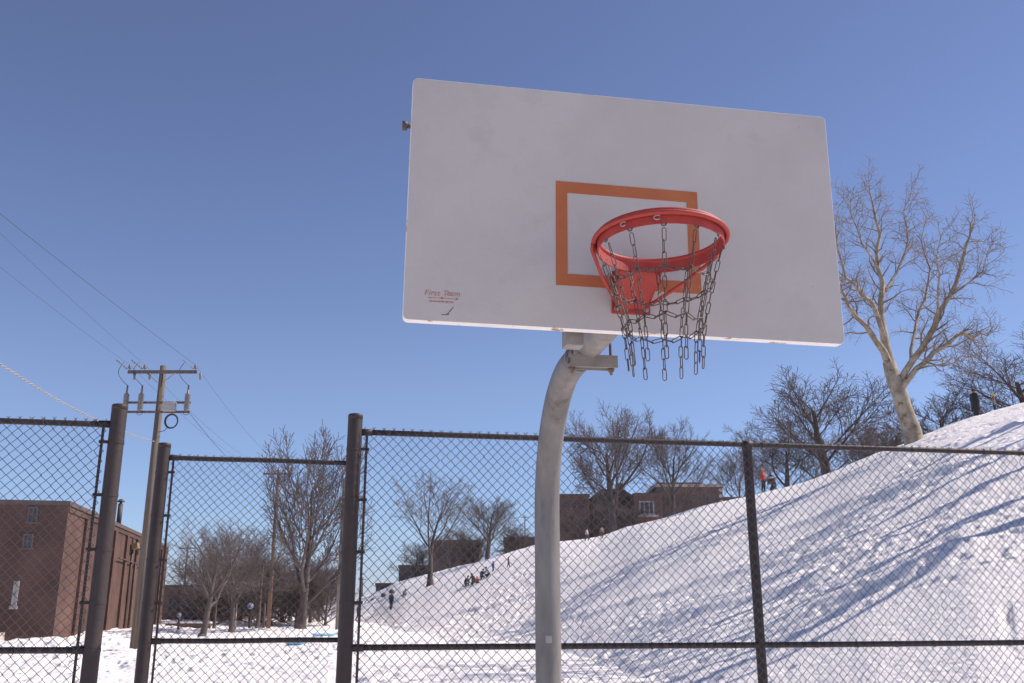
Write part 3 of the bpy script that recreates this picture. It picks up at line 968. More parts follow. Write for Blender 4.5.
BASE = dict(levels=4, wander=0.10, up=(0.05, 0.25, 0.18, 0.1, 0.05), kids=(7, 7, 6, 4), start=(0.28, 0.25, 0.2, 0.2), ang=(0.75, 0.7, 0.75, 0.8),
            ratio=(0.62, 0.52, 0.5, 0.5), tip=0.008, taper=0.4, trunk_lvl=1)
def spec(**k): s = dict(BASE); s.update(k); return s

def bare_tree(seed, loc, H, Wd, label, S, r0=None, lean=(0, 0), group=None, bark=None, twig=None, rz=0.0, name='bare_tree', nominal=10.0):
    rng = random.Random(seed)
    W = Wood()
    d = norm3((lean[0], lean[1], 1))
    r = (r0 or H * 0.02) * nominal / H
    pts = grow(W, rng, (0, 0, -0.4), d, nominal * S.get('trunk', 0.75), r, 0, S)
    # root flare
    W.add('trunk', [(0, 0, -0.5), (0, 0, -0.05), (d[0] * .5, d[1] * .5, 0.5)], [r * 1.7, r * 1.35, r * 0.9])
    loc = Vector(loc)
    return finish_tree(W, name, loc, rz, H, Wd, label, group, bark or M['bark'], twig or M['twig'])

# --- the pale sycamore on the crest: limbs laid out by hand
def sycamore():
    p0 = hit(915, 441)
    Y = p0.y
    rng = random.Random(21)
    W = Wood()
    def L(px, py, dy=0.0):
        q = at_depth(px, py, Y + dy); return (q.x - p0.x, q.y - p0.y, q.z - p0.z)
    S = spec(levels=4, wander=0.25, up=(0.1, 0.12, 0.08, 0.02, 0.0), kids=(0, 8, 8, 6), start=(0.3, 0.2, 0.12, 0.1), ang=(0.8, 0.85, 0.9, 0.9),
             ratio=(0.5, 0.5, 0.52, 0.5), tip=0.009, seg=0.45, rr=0.5, trunk_lvl=0, minlen=0.3)
    limbs = [
        # points (pixel, depth offset), radii
        ([(916, 452, 0), (912, 430, 0), (903, 405, 0), (894, 380, 0), (889, 362, .3)], [.78, .66, .59, .56, .46]),
        ([(891, 372, .3), (884, 335, .6), (881, 300, 1.0), (878, 268, 1.2), (880, 235, 1.2), (873, 205, 1.0), (869, 180, .8)], [.52, .36, .28, .2, .15, .09, .03]),
        ([(891, 370, .2), (872, 335, -.6), (856, 317, -1.2), (845, 296, -1.8), (838, 285, -2.2), (826, 262, -2.6)], [.40, .26, .2, .15, .10, .03]),
        ([(884, 338, .5), (876, 312, -1.4), (862, 295, -2.6), (846, 278, -3.6), (836, 240, -4.4), (839, 205, -4.6)], [.25, .20, .16, .12, .08, .03]),
        ([(897, 385, 0), (905, 372, -.3), (921, 350, -.6), (935, 326, -1.0), (950, 296, -1.3), (962, 262, -1.6), (970, 236, -1.8), (976, 214, -2.0)], [.40, .31, .29, .26, .21, .16, .10, .03]),
        ([(900, 392, 0), (909, 378, -.4), (926, 362, -1.0), (948, 344, -1.6), (966, 334, -2.0), (980, 333, -2.4), (994, 325, -2.8)], [.33, .27, .24, .19, .14, .09, .03]),
        ([(905, 372, .3), (911, 350, 1.2), (916, 325, 2.2), (925, 300, 3.0), (930, 268, 3.6), (921, 240, 4.0), (928, 210, 4.2)], [.22, .18, .15, .12, .09, .06, .02]),
        ([(881, 300, 1.0), (897, 272, 2.4), (908, 240, 3.2), (903, 212, 3.6), (912, 185, 3.8)], [.17, .13, .10, .06, .02]),
        ([(878, 268, 1.2), (862, 244, .4), (851, 215, -.2), (857, 190, -.4)], [.13, .10, .06, .02]),
        ([(950, 296, -1.3), (972, 280, -2.6), (986, 258, -3.6), (994, 240, -4.2)], [.13, .10, .06, .02]),
        ([(935, 326, -1.0), (938, 290, -3.0), (936, 262, -4.6), (944, 228, -5.2)], [.14, .10, .07, .02]),
        ([(926, 362, -1.0), (944, 366, -3.5), (962, 356, -5.0), (985, 352, -6.0)], [.10, .08, .05, .02]),
    ]
    for li, (pp, rr) in enumerate(limbs):
        pts = [L(*q) for q in pp]
        # wiggle in between
        P2, R2 = [pts[0]], [rr[0]]
        for a, b_, ra, rb in zip(pts, pts[1:], rr, rr[1:]):
            m_ = tuple((a[i] + b_[i]) / 2 + rng.gauss(0, 0.13 if li else 0.05) for i in range(3))
            P2 += [m_, b_]; R2 += [(ra + rb) / 2, rb]
        R2 = [q * (.80 if li == 0 else .66) for q in R2]; W.add('trunk', P2, R2)
        if li == 0: continue
        n = len(P2) - 1
        tot = sum(math.dist(P2[i], P2[i + 1]) for i in range(n))
        k = int(11 + tot * 1.35)
        az = rng.uniform(0, 6)
        for j in range(k):
            t = 0.22 + 0.78 * (j + rng.random()) / k
            x = min(t, 0.998) * n; i = int(x); fr = x - i
            q = tuple(P2[i][m_] + (P2[i + 1][m_] - P2[i][m_]) * fr for m_ in range(3))
            d = norm3(tuple(P2[i + 1][m_] - P2[i][m_] for m_ in range(3)))
            r = (R2[i] + (R2[i + 1] - R2[i]) * fr)
            az += 2.4 + rng.uniform(-.6, .6)
            grow(W, rng, q, turn(d, rng.uniform(.6, 1.15), az), rng.uniform(1.2, 2.7) * (1.1 - .4 * t), max(.022, min(.075, r * .5)), 2, S)
    W.add('trunk', [L(917, 458), L(914, 440), L(908, 420)], [.80, .55, .40])
    finish_tree(W, 'sycamore_tree', p0, 0, None, None, 'tall pale sycamore with mottled bark leaning on the hill crest right of the backboard', None, M['sycbark'], M['syctwig'], 'tree')
sycamore()

OVAL = spec(levels=4, up=(0.0, 0.50, 0.3, 0.15), kids=(18, 11, 9, 8), start=(0.20, 0.10, 0.12, 0.1), ang=(0.72, 0.5, 0.6, 0.7), ratio=(0.82, 0.42, 0.48, 0.55), tip=0.010, wander=0.07, trunk=0.62, rr=0.5, trunk_lvl=0, taper=0.12)
VASE = spec(levels=4, up=(0.0, 0.45, 0.25, 0.1), kids=(12, 12, 9, 7), start=(0.34, 0.15, 0.15, 0.1), ang=(0.75, 0.55, 0.65, 0.8), ratio=(0.85, 0.48, 0.5, 0.55), tip=0.010, wander=0.08, trunk=0.6, rr=0.60, taper=0.2)
SPREAD = spec(levels=4, up=(0.0, 0.28, 0.18, 0.05), kids=(12, 12, 9, 7), start=(0.30, 0.15, 0.15, 0.1), ang=(0.85, 0.65, 0.7, 0.8), ratio=(0.95, 0.5, 0.5, 0.55), tip=0.010, wander=0.10, trunk=0.55, rr=0.60, taper=0.25)
BRUSH = spec(levels=4, up=(0.1, 0.4, 0.25, 0.1), kids=(16, 10, 8, 7), start=(0.04, 0.06, 0.1, 0.1), ang=(0.75, 0.5, 0.6, 0.7), ratio=(0.95, 0.5, 0.5, 0.55), tip=0.013, wander=0.09, trunk=0.6, rr=0.6, taper=0.2)
CROOK = spec(levels=4, up=(0.0, 0.15, 0.1, 0.1), kids=(9, 9, 8, 6), start=(0.42, 0.15, 0.15, 0.1), ang=(0.9, 0.8, 0.8, 0.8), ratio=(0.8, 0.5, 0.5, 0.55), tip=0.010, wander=0.14, trunk=0.62, rr=0.65, taper=0.3)

GL = 'bare trees on the flat snow at the left'
GH = 'bare trees along the hill crest'
bare_tree(5, hit(300, 634), 13.5, 8.2, 'tall dense oval bare tree behind the middle fence panel, the biggest at left', OVAL, 0.28, group=GL, bark=M['greybark'], rz=2.6)
bare_tree(8, hit(201, 641), 6.1, 5.0, 'small crooked bare tree with forked trunk, nearest the low brown building', CROOK, 0.17, (0.10, 0), group=GL)
bare_tree(9, hit(231, 636), 6.8, 4.8, 'small bushy bare tree right beside the crooked one', SPREAD, 0.16, group=GL)
bare_tree(31, hit(214, 631), 6.4, 4.5, 'thin bare tree between the crooked tree and its bushy neighbour', CROOK, 0.11, group=GL)
bare_tree(32, hit(257, 631.5), 7.6, 5.2, 'slim bare tree standing just left of the brown utility pole', VASE, 0.13, group=GL)
GB = 'bare thicket shrubs in the far left background'
th0 = None
for i, (px, Y, h_, w_) in enumerate([(205, 96, 6.6, 8), (222, 100, 7.0, 8), (240, 104, 6.5, 8.5), (262, 98, 6.3, 8), (282, 94, 6.4, 7.5), (310, 92, 6.8, 6.5), (325, 86, 5.6, 4.6), (213, 88, 4.2, 6.5), (250, 90, 4.6, 7), (270, 86, 4.4, 6.5), (296, 88, 4.8, 6.5), (318, 98, 6.0, 6.5), (232, 110, 6.6, 9), (290, 108, 7.2, 9)]):
    if th0 is None or i == 3:
        t_ = bare_tree(50 + i, at_range(px, Y), h_, w_, 'dense bare thicket shrub in the dark brush behind the small left trees', BRUSH, 0.10, group=GB, bark=M['twig'], name='thicket_shrub')
        t_['category'] = 'shrub'
        th0 = t_; bh, bw = h_, w_
    else:
        t_ = copy_tree(th0); t_.location = at_range(px, Y); t_.rotation_euler.z = i * 1.3
        t_.scale = (w_ / bw, w_ / bw, h_ / bh)

bare_tree(12, hit(430, 586), 12.0, 8.4, 'sparse bare tree standing alone on the slope left of the sledders', spec(**{**VASE, 'kids': (9, 9, 7, 6)}), 0.25, group=GH)
bare_tree(14, at_range(487, 128), 9.0, 7.8, 'round bare tree beside the small dark buildings on the crest', VASE, 0.26, group=GH)
bare_tree(16, at_range(614, 118), 17.3, 14.0, 'large spreading bare tree in front of the brick school, close to the pole', SPREAD, 0.55, group=GH, bark=M['greybark'])
bare_tree(18, at_range(672, 120), 14.6, 10.5, 'upright bare tree in front of the flat brick roof right of the window bay', VASE, 0.36, group=GH)
bare_tree(22, at_range(828, 86), 12.2, 14.0, 'wide dark many stemmed bare tree behind the crest under the backboard corner', spec(**{**SPREAD, 'start': (0.12, 0.2, 0.2, 0.2)}), 0.34, group=GH)
bare_tree(23, at_range(786, 90), 8.0, 9.0, 'low bare tree rising behind the red jacketed sitter', spec(**{**SPREAD, 'start': (0.15, 0.2, 0.2, 0.2)}), 0.2, group=GH)
bare_tree(24, at_range(876, 98), 9.0, 9.0, 'hazy bare tree immediately left of the sycamore trunk', BRUSH, 0.2, group=GH)
bare_tree(25, at_range(946, 84), 8.2, 10.5, 'low fan shaped bare tree between the sycamore and the dark coated walker', BRUSH, 0.16, group=GH)
bare_tree(26, at_range(1036, 80), 11.5, 12.0, 'bare tree cut off by the right edge with long arching branches', SPREAD, 0.4, (0.05, 0), group=GH)
bare_tree(27, at_range(900, 96), 8.5, 9.0, 'faint low bare tree showing behind the foot of the sycamore', BRUSH, 0.14, group=GH)
for i, (px, Y, h_, w_) in enumerate([(416, 136, 5.5, 6.5), (452, 134, 6.5, 7), (474, 136, 5.5, 7), (516, 136, 5.0, 8), (580, 132, 7.0, 8), (632, 130, 6.5, 8), (700, 126, 5.5, 8)]):
    t_ = copy_tree(th0); t_.location = at_range(px, Y); t_.rotation_euler.z = i * 1.9; t_.scale = (w_ / bw, w_ / bw, h_ / bh)
    tag(t_, 'bare grey brown shrub in front of the buildings along the hill crest', 'shrub', 'bare shrubs along the crest')
bare_tree(28, at_range(742, 110), 9.0, 8.0, 'thin bare tree behind the fence post next to the brick school end', VASE, 0.15, group=GH)
# trees up on the hill to the right of the view, whose shadows cross the slope
TALL = spec(levels=3, up=(0.0, 0.8, 0.4, 0.2), kids=(6, 5, 4), start=(0.36, 0.25, 0.2), ang=(0.55, 0.5, 0.6), ratio=(0.8, 0.5, 0.5), tip=0.012, wander=0.07, trunk=0.7, rr=0.62, taper=0.3)
sh = Vector((sd.x, sd.y, 0)).normalized()
for i, (px, py, back, hh, sd_, lab) in enumerate([
        (1023, 424, 13.0, 24, 61, 'farthest up the hill'), (1023, 446, 11.0, 26, 62, 'second from the top'), (1023, 474, 10.0, 25, 63, 'in the middle of the row'),
        (1023, 498, 10.0, 22, 64, 'second from the bottom'), (1023, 524, 9.0, 19, 65, 'lowest on the slope')]):
    q = hit(px, py) + sh * back
    bare_tree(sd_, (q.x, q.y, ground(q.x, q.y)), hh, hh * 0.27, 'tall slim bare tree past the right edge, ' + lab, TALL, 0.46, group='bare trees beyond the right edge')

# ---------------------------------------------------------------- buildings
def window(root, x0, x1, z0, z1, y, fw=0.09, frame='frame', cols=1, rows=1, axis='y', arch=False):
    """window in a wall facing -y (axis y) or +x (axis x) at coordinate y"""
    mb = MB()
    def bx(a0, a1, c0, c1, d0, d1, dst):
        if axis == 'y': dst.box(a0, a1, y - d1, y - d0, c0, c1)
        else: dst.box(y + d0, y + d1, a0, a1, c0, c1)
    bx(x0, x0 + fw, z0, z1, 0.003, 0.07, mb); bx(x1 - fw, x1, z0, z1, 0.003, 0.07, mb)
    bx(x0 + fw, x1 - fw, z1 - fw, z1, 0.003, 0.07, mb); bx(x0 - 0.06, x1 + 0.06, z0 - fw, z0, 0.003, 0.13, mb)
    for k in range(1, cols):
        xm = x0 + (x1 - x0) * k / cols
        bx(xm - fw / 3, xm + fw / 3, z0, z1 - fw, 0.004, 0.06, mb)
    for k in range(1, rows):
        zm = z0 + (z1 - z0) * k / rows
        bx(x0 + fw, x1 - fw, zm - fw / 3, zm + fw / 3, 0.004, 0.055, mb)
    if arch:
        pts = []
        for k in range(9):
            a = math.pi * k / 8
            xx_, zz_ = (x0 + x1) / 2 + (x1 - x0 - fw) / 2 * math.cos(a), z1 + (x1 - x0) / 2 * math.sin(a) * 0.8
            pts.append((xx_, y - 0.05, zz_) if axis == 'y' else (y + 0.05, xx_, zz_))
        mb.tube(pts, fw / 2, 6)
    fr = mb.build('window', M[frame], root)
    pn = MB()
    bx(x0 + fw, x1 - fw, z0, z1 - fw, 0.008, 0.02, pn)
    pn.build('pane', M['glass'], fr)
    return fr

# near brick building at the left
C0 = hit(52, 641); d1 = ray(168.5, 548)
C1 = Vector((d1[0] / d1[1] * 92, 92, 0))
u = (C1 - C0); u.z = 0; LB = u.length; u.normalize()
ang = math.atan2(u.y, u.x) - math.pi / 2
HB = (CAM_H + ray(68, 501)[2] / ray(68, 501)[1] * C0.y)
bl = empty('brick_building', (C0.x, C0.y, 0), ang, 'large plain red brick building with flat roof and a stove pipe at far left', 'building')
def local_front(px, py):      # pixel -> local x,z on the front wall (local y=0)
    d = Vector(ray(px, py)); o = Vector((0, 0, CAM_H))
    n_ = u
    k = (C0 - o).dot(Vector((n_.x, n_.y, 0))) / d.dot(Vector((n_.x, n_.y, 0)))
    p = o + d * k
    r = Vector((u.y, -u.x, 0))
    return (p - C0).dot(r), p.z
def local_side(px, py):       # pixel -> local y,z on the right wall (local x=0)
    d = Vector(ray(px, py)); o = Vector((0, 0, CAM_H)); r = Vector((u.y, -u.x, 0))
    k = (C0 - o).dot(r) / d.dot(r)
    p = o + d * k
    return (p - C0).dot(u), p.z
mb = MB(); mb.box(-30, 0, 0, LB, -0.5, HB - 0.25); mb.build('wall', M['brick'], bl)
mb = MB(); mb.box(-29.7, -0.3, 0.3, LB - 0.3, HB - 0.24, HB - 0.1); rf = mb.build('roof', M['roof'], bl)
mb = MB()
mb.box(-30.05, 0.06, -0.06, 0.28, HB - 0.247, HB); mb.box(-0.28, 0.062, 0.283, LB + .05, HB - 0.247, HB + 0.003)
mb.build('coping', M['coping'], bl)
# shallow pilasters on the long side
for k in range(1, 9):
    yy_ = LB * k / 9
    mb = MB(); mb.box(0.003, 0.16, yy_ - 0.35, yy_ + 0.35, -0.5, HB - 0.6); mb.build('pilaster', M['brick'], bl)
mb = MB(); mb.box(0.003, 0.06, 0.05, LB - .05, HB - 0.58, HB - 0.40); mb.build('brick_band', M['brick'], bl)
for (px0, py0, px1, py1, fr_, cols, rows) in ((27, 507, 39, 522, 'darkframe', 2, 2), (22, 534, 34, 548, 'darkframe', 2, 2), (11, 581, 20, 606, 'frame', 1, 2)):
    xa, za = local_front(px0, py1); xb, zb = local_front(px1, py0)
    window(bl, xa, xb, za, zb, 0.0, 0.08 if fr_ == 'darkframe' else 0.16, fr_, cols, rows)
xa, _ = local_front(-6, 636); xb, zt = local_front(8, 612)
mb = MB(); mb.box(xa - 2, xb, -1.6, -0.005, -0.1, 0.45); mb.box(xa - 2, xb, -2.0, -1.603, -0.1, 0.2); mb.build('door_step', M['conc'], bl)
mb = MB(); mb.box(xa - 1.2, xb - 0.6, -0.06, -0.004, 0.452, 2.5); mb.box(xa - 1.3, xb - .5, -0.09, -0.062, 2.5, 2.62); dr = mb.build('door', M['door'], bl)
mb = MB(); mb.tube([(xb - 0.8, -0.09, 1.4), (xb - 0.8, -0.09, 1.6)], 0.02, 6); mb.build('handle', M['galv2'], dr)
yl, zl = local_side(134, 547)
for q in (-1.2, 1.2):
    mb = MB(); mb.obox((0.30, yl + q, zl), (0.2, 0, 0.05), (0, 0.55, 0), (-0.04, 0, 0.2)); mb.obox((0.08, yl + q, zl + 0.1), (0.08, 0, 0), (0, 0.08, 0), (0, 0, 0.08))
    mb.build('wall_lamp', M['lamp'], bl)
ya, za = local_side(116, 558); yb_, zb_ = local_side(147, 562)
mb = MB(); mb.tube([(0.21, ya, za), (0.21, yb_, za - 0.15)], 0.05, 6); mb.tube([(0.21, (ya + yb_) / 2, za - 0.08), (0.21, (ya + yb_) / 2, 0)], 0.06, 6); mb.build('conduit_pipe', M['pipe'], bl)
for px in (101, 127):
    ya, za = local_side(px, 590)
    mb = MB(); mb.tube([(0.09, ya, HB - 0.65), (0.09, ya, 0.0)], 0.075, 8); mb.build('downpipe', M['pipe'], bl)
yp, _ = local_side(124.5, 524)
mb = MB(); mb.tube([(-0.4, yp, HB - 0.1), (-0.4, yp, HB + 1.55)], 0.17, 12); mb.lathe([(0.26, 0), (0.27, 0.05), (0.10, 0.2)], (-0.4, yp, HB + 1.68), 12); mb.tube([(-0.4, yp, HB + 1.5), (-0.4, yp, HB + 1.7)], 0.10, 8)
mb.build('stove_pipe', M['pipe'], rf)
# low brown building behind it
def px_box(px0, px1, pyt, Y, depth, base=None):
    a = at_depth(px0, pyt, Y); b_ = at_depth(px1, pyt, Y)
    c = (a + b_) / 2
    g = ground(c.x, Y) if base is None else base
    return c.x, (b_.x - a.x) / 2, g, a.z - g
cx, hw, g, hh = px_box(160, 238, 585, 112, 14)
lb = empty('brick_building', (cx, 112, g), 0, 'low dark brown flat roofed building past the brick one, behind the crooked tree', 'building')
mb = MB(); mb.box(-hw, hw, 0, 14, -0.5, hh - .2); mb.build('wall', M['brick_far'], lb)
mb = MB(); mb.box(-hw - .15, hw + .15, -0.15, 14.1, hh - .197, hh); mb.build('roof', M['roof'], lb)
for q in (-0.62, -0.25, 0.15, 0.5): window(lb, hw * q - .5, hw * q + .5, 1.3, 2.6, 0.0, 0.08, 'darkframe', 2, 1)
mb = MB(); mb.box(-.5, .5, -0.06, -.004, 0, 2.1, ); mb.v = [(x + hw * .8, y_, z) for x, y_, z in mb.v]; mb.build('door', M['door'], lb)
# low brick kerb wall in front of it
p_ = hit(165, 629); q_ = hit(235, 627)
w_ = empty('low_wall', ((p_.x + q_.x) / 2, p_.y, 0), 0, 'knee high brown brick wall at the foot of the low brown building', 'wall')
mb = MB(); mb.box(-(q_.x - p_.x) / 2, (q_.x - p_.x) / 2, 0, 0.35, -0.3, 0.42); mb.build('wall', M['brick_far'], w_)
mb = MB(); mb.box(-(q_.x - p_.x) / 2 - .05, (q_.x - p_.x) / 2 + .05, -.05, 0.4, 0.423, 0.55); mb.build('snow_cap', M['snow'], w_)

# school buildings behind the crest
YB = 150.0
def hill_building(name, px0, px1, pyt, Y, depth, label, brick='brick_far', trim=True, parapet=0.5):
    cx, hw, g, hh = px_box(px0, px1, pyt, Y, depth)
    o = empty(name, (cx, Y, g), 0, label, 'building')
    mb = MB(); mb.box(-hw, hw, 0, depth, -1, hh - .45); mb.build('wall', M[brick], o)
    mb = MB(); mb.box(-hw - .12, hw + .12, -0.15, depth + .1, hh - .447, hh); mb.build('cornice', M['stone' if trim else 'coping'] if trim != 2 else M[brick], o)
    return o, cx, hw, g, hh
def loc_px(px, py, Y, o): p = at_depth(px, py, Y); return p.x - o.location.x, p.z - o.location.z
def px_window(o, px0, px1, py0, py1, Y, **k):
    xa, za = loc_px(px0, py1, Y, o); xb, zb = loc_px(px1, py0, Y, o)
    return window(o, xa, xb, za, zb, 0.0, **k)

o, *_ = hill_building('school_building', 556, 589, 494, YB, 18, 'brown brick wing with three arched windows just right of the pole', 'brick_far', 2)
for px in (570, 578, 586): px_window(o, px - 2.2, px + 2.2, 520, 527, YB, fw=0.12, frame='darkframe', cols=1, rows=2, arch=True)
for px in (566, 575, 583): px_window(o, px - 2.0, px + 2.0, 502, 508, YB, fw=0.12, frame='darkframe', cols=1, rows=2)
# gabled middle wing
cx, hw, g, hh = px_box(588, 640, 500, YB + 2, 16)
o = empty('school_building', (cx, YB + 2, g), 0, 'gabled brown brick wing between the arched window wing and the white window bay', 'building')
mb = MB(); mb.box(-hw, hw, 0, 16, -1, hh - .2); mb.build('wall', M['brick_dark'], o)
mb = MB(); mb.prism([(-hw - .3, hh - .197), (hw + .3, hh - .197), (hw * .35, hh + 1.7), (-hw * .5, hh + 1.7)], -0.3, 16.3); rf = mb.build('roof', M['roof'], o)
mb = MB(); mb.box(hw * .2, hw * .2 + 1.1, 4, 5.1, hh + 1.5, hh + 3.2); mb.build('chimney', M['brick_far'], rf)
for px in (602, 612, 622): px_window(o, px - 2.0, px + 2.0, 514, 521, YB + 2, fw=0.12, frame='darkframe', cols=1, rows=2)
# window bay with white frame
o, cx, hw, g, hh = hill_building('school_building', 634, 662, 493, YB - 3, 16, 'brown brick bay with a white three part window and red panels', 'brick_far', 0)
px_window(o, 639.5, 654, 501, 513.5, YB - 3, fw=0.22, frame='frame', cols=3, rows=1)
xa, za = loc_px(637, 517, YB - 3, o); xb, zb = loc_px(658, 515, YB - 3, o)
mb = MB(); mb.box(xa, xb, -0.5, -.004, za, zb); mb.build('balcony_ledge', M['conc'], o)
for p0, p1 in ((641, 646), (649, 655)):
    xa, za = loc_px(p0, 527, YB - 3, o); xb, zb = loc_px(p1, 519, YB - 3, o)
    mb = MB(); mb.box(xa, xb, -0.09, -.004, za, zb); mb.build('red_panel', M['reddoor'], o)
# flat roofed main block
o, cx, hw, g, hh = hill_building('school_building', 656, 722, 484, YB, 24, 'long flat roofed brown brick school block with pale cornice and blue grey windows', 'brick_far', 1)
for px in (707, 717): px_window(o, px - 2, px + 2, 496, 506, YB, fw=0.14, frame='darkframe', cols=1, rows=2)
for px in (668, 678, 688, 698): px_window(o, px - 2, px + 2, 497, 505, YB, fw=0.12, frame='darkframe', cols=1, rows=2)
for px in (666, 676): px_window(o, px - 2, px + 2, 513, 520, YB, fw=0.12, frame='darkframe', cols=1, rows=2)
xa, za = loc_px(718.5, 500, YB, o)
for k in range(6):
    mb = MB(); mb.box(hw - .55, hw + .04, -0.05, -.003, hh - 1.2 - k * 0.9, hh - .75 - k * .9); mb.build('quoin', M['stone'], o)
mb = MB(); mb.box(-hw + 1, hw - 2, 6, 18, hh + .003, hh + 1.0); mb.build('roof_house', M['roof'], o)
o, *_ = hill_building('school_building', 724, 757, 497, YB + 4, 14, 'lower brown brick wing half hidden behind the fence line post', 'brick_far', 0)
for px in (731, 739): px_window(o, px - 1.8, px + 1.8, 502, 508, YB + 4, fw=0.12, frame='darkframe', cols=1, rows=2)
# dark blocks further left
o, *_ = hill_building('crest_house', 433, 479, 540, 158, 12, 'dark flat roofed house behind the sledders on the crest', 'brick_dark', 0)
for px in (446, 458, 470): px_window(o, px - 2, px + 2, 547, 553, 158, fw=0.1, frame='darkframe', cols=1, rows=2)
o, *_ = hill_building('crest_house', 399, 434, 565, 162, 12, 'low dark house at left of the lone slope tree', 'brick_dark', 0)
px_window(o, 408, 414, 571, 576, 162, fw=0.1, frame='darkframe', cols=2); px_window(o, 420, 426, 570, 575, 162, fw=0.1, frame='darkframe', cols=2)
o, *_ = hill_building('crest_shed', 376, 398, 583, 166, 6, 'lowest dark shed at the left end of the crest', 'brick_dark', 0)
px_window(o, 383, 387, 587, 590, 166, fw=0.1, frame='darkframe')
o, *_ = hill_building('crest_house', 504, 545, 537, 154, 12, 'dark roofed house with a pale snowy ledge just left of the pole', 'brick_dark', 0)
xa, za = loc_px(490, 551, 154, o); xb, zb = loc_px(504, 549, 154, o)
px_window(o, 514, 520, 541, 547, 154, fw=0.1, frame='darkframe', cols=2)
mb = MB(); mb.box(-4.5, 2, -1.2, -.01, 2.1, 2.3); mb.build('porch_roof', M['conc'], o)

# ---------------------------------------------------------------- utility poles and wires
def wood_pole(name, base_px, base_py, top_py, r0, r1, mat, label, rng=None, cross=True, group='wooden utility poles'):
    p = hit(base_px, base_py) if rng is None else at_range(base_px, rng)
    d = ray(base_px, top_py)
    h = CAM_H + d[2] / d[1] * p.y - p.z
    o = empty(name, p, 0, label, 'utility pole', group)
    mb = MB(); mb.tube([(0, 0, -0.5), (0, 0, h * .5), (0, 0, h)], [r0, (r0 + r1) / 2, r1], 12); mb.build('pole', mat, o)
    return o, h, p
up, UH, UP = wood_pole('utility_pole', 134, 653, 366, 0.19, 0.135, M['wood'], 'tall grey wooden utility pole with crossarms and insulators between the fence posts')
ARM_Z = UH - 0.30
mb = MB(); mb.box(-1.42, 1.50, -0.20, -0.137, ARM_Z - .07, ARM_Z + .07); arm1 = mb.build('crossarm', M['wood'], up)
LA1, LA2 = UH - 1.62, UH - 2.02
for z in (LA1, LA2):
    mb = MB(); mb.box(-1.42, 1.36, -0.205, -0.14, z - .045, z + .045); mb.build('crossarm', M['wood'], up)
for sx in (-1, 1):
    mb = MB(); mb.tube([(sx * 0.10, -0.21, ARM_Z - .48), (sx * 0.62, -0.21, ARM_Z - .05)], 0.018, 5); mb.build('arm_brace', M['galv2'], up)
ins_x = (-1.36, -0.72, 1.42)
for x in ins_x:
    mb = MB()
    mb.tube([(x, -.17, ARM_Z + .07), (x, -.17, ARM_Z + .16)], 0.015, 6)
    mb.lathe([(.05, 0), (.085, .03), (.05, .06), (.075, .09), (.045, .13), (.055, .16), (.02, .19)], (x, -.17, ARM_Z + .13), 10)
    mb.build('pin_insulator', M['porcelain'], arm1)
    mb = MB()   # angled dead-end string
    a = Vector((x - .05, -.25, ARM_Z + .1)); b2 = Vector((x - .42, -.6, ARM_Z + .42))
    if x < 0:
        for k in range(5): 
            c = a.lerp(b2, (k + .5) / 5); dd = (b2 - a).normalized() * .03
            mb.tube([c - dd, c, c + dd], [.03, .06, .03], 8)
    mb.tube([a, b2], .014, 5)
    mb.build('strain_insulator', M['porcelain'], arm1)
    mb = MB(); mb.tube([(x + .25, -.2, ARM_Z - .07), (x + .25, -.2, ARM_Z - .34)], [.06, .04], 8); mb.build('bushing', M['porcelain'], arm1)
for x in (-1.32, -0.70, 1.24):
    mb = MB()
    prof = [(.10, -.36), (.11, -.30)]
    for k in range(9):
        prof += [(.085, -.26 + k * .07), (.13, -.235 + k * .07)]
    prof += [(.05, .42), (.03, .75)]
    mb.lathe(prof, (x, -.27, LA1 - .03), 10)
    mb.tube([(x, -.2, LA1), (x, -.27, LA1)], .03, 6)
    mb.build('cutout_insulator', M['porcelain'], up)
    # looping jumper from the cutout up to the arm
    mb = MB()
    top = (x, -.27, LA1 + .70); end = (x - .25, -.35, ARM_Z + .40)
    pts = []
    for k in range(11):
        tt = k / 10
        pts.append((top[0] + (end[0] - top[0]) * tt - .28 * math.sin(math.pi * tt), top[1] - .1 * math.sin(math.pi * tt), top[2] + (end[2] - top[2]) * tt))
    mb.tube(pts, .013, 5)
    mb.build('jumper_wire', M['cable'], up)
    mb = MB()
    pts = [(x, -.27, LA1 - .36)] + [(x + .12 * math.cos(a), -.27, LA1 - .45 + .1 * math.sin(a)) for a in np.linspace(math.pi * .8, 2.2 * math.pi, 8)]
    mb.tube(pts, .012, 5)
    mb.build('ground_lead', M['cable'], up)
mb = MB(); mb.box(0.28, 0.80, -.45, -.21, LA1 - .40, LA1 + .0); mb.build('control_box', M['box'], up, .02)
mb = MB()
for j in range(3): mb.tube([(0.68 + (.24 + .02 * j) * math.cos(a), -.3 - .02 * j, LA2 - .42 + (.27 + .02 * j) * math.sin(a)) for a in np.linspace(0, 2 * math.pi, 22, endpoint=False)], .018, 5, closed=True)
mb.tube([(0.55, -.3, LA2 - .66), (0.4, -.28, LA2 - .82), (0.12, -.17, LA2 - .85)], .016, 5)
mb.build('wire_coil', M['cable'], up)

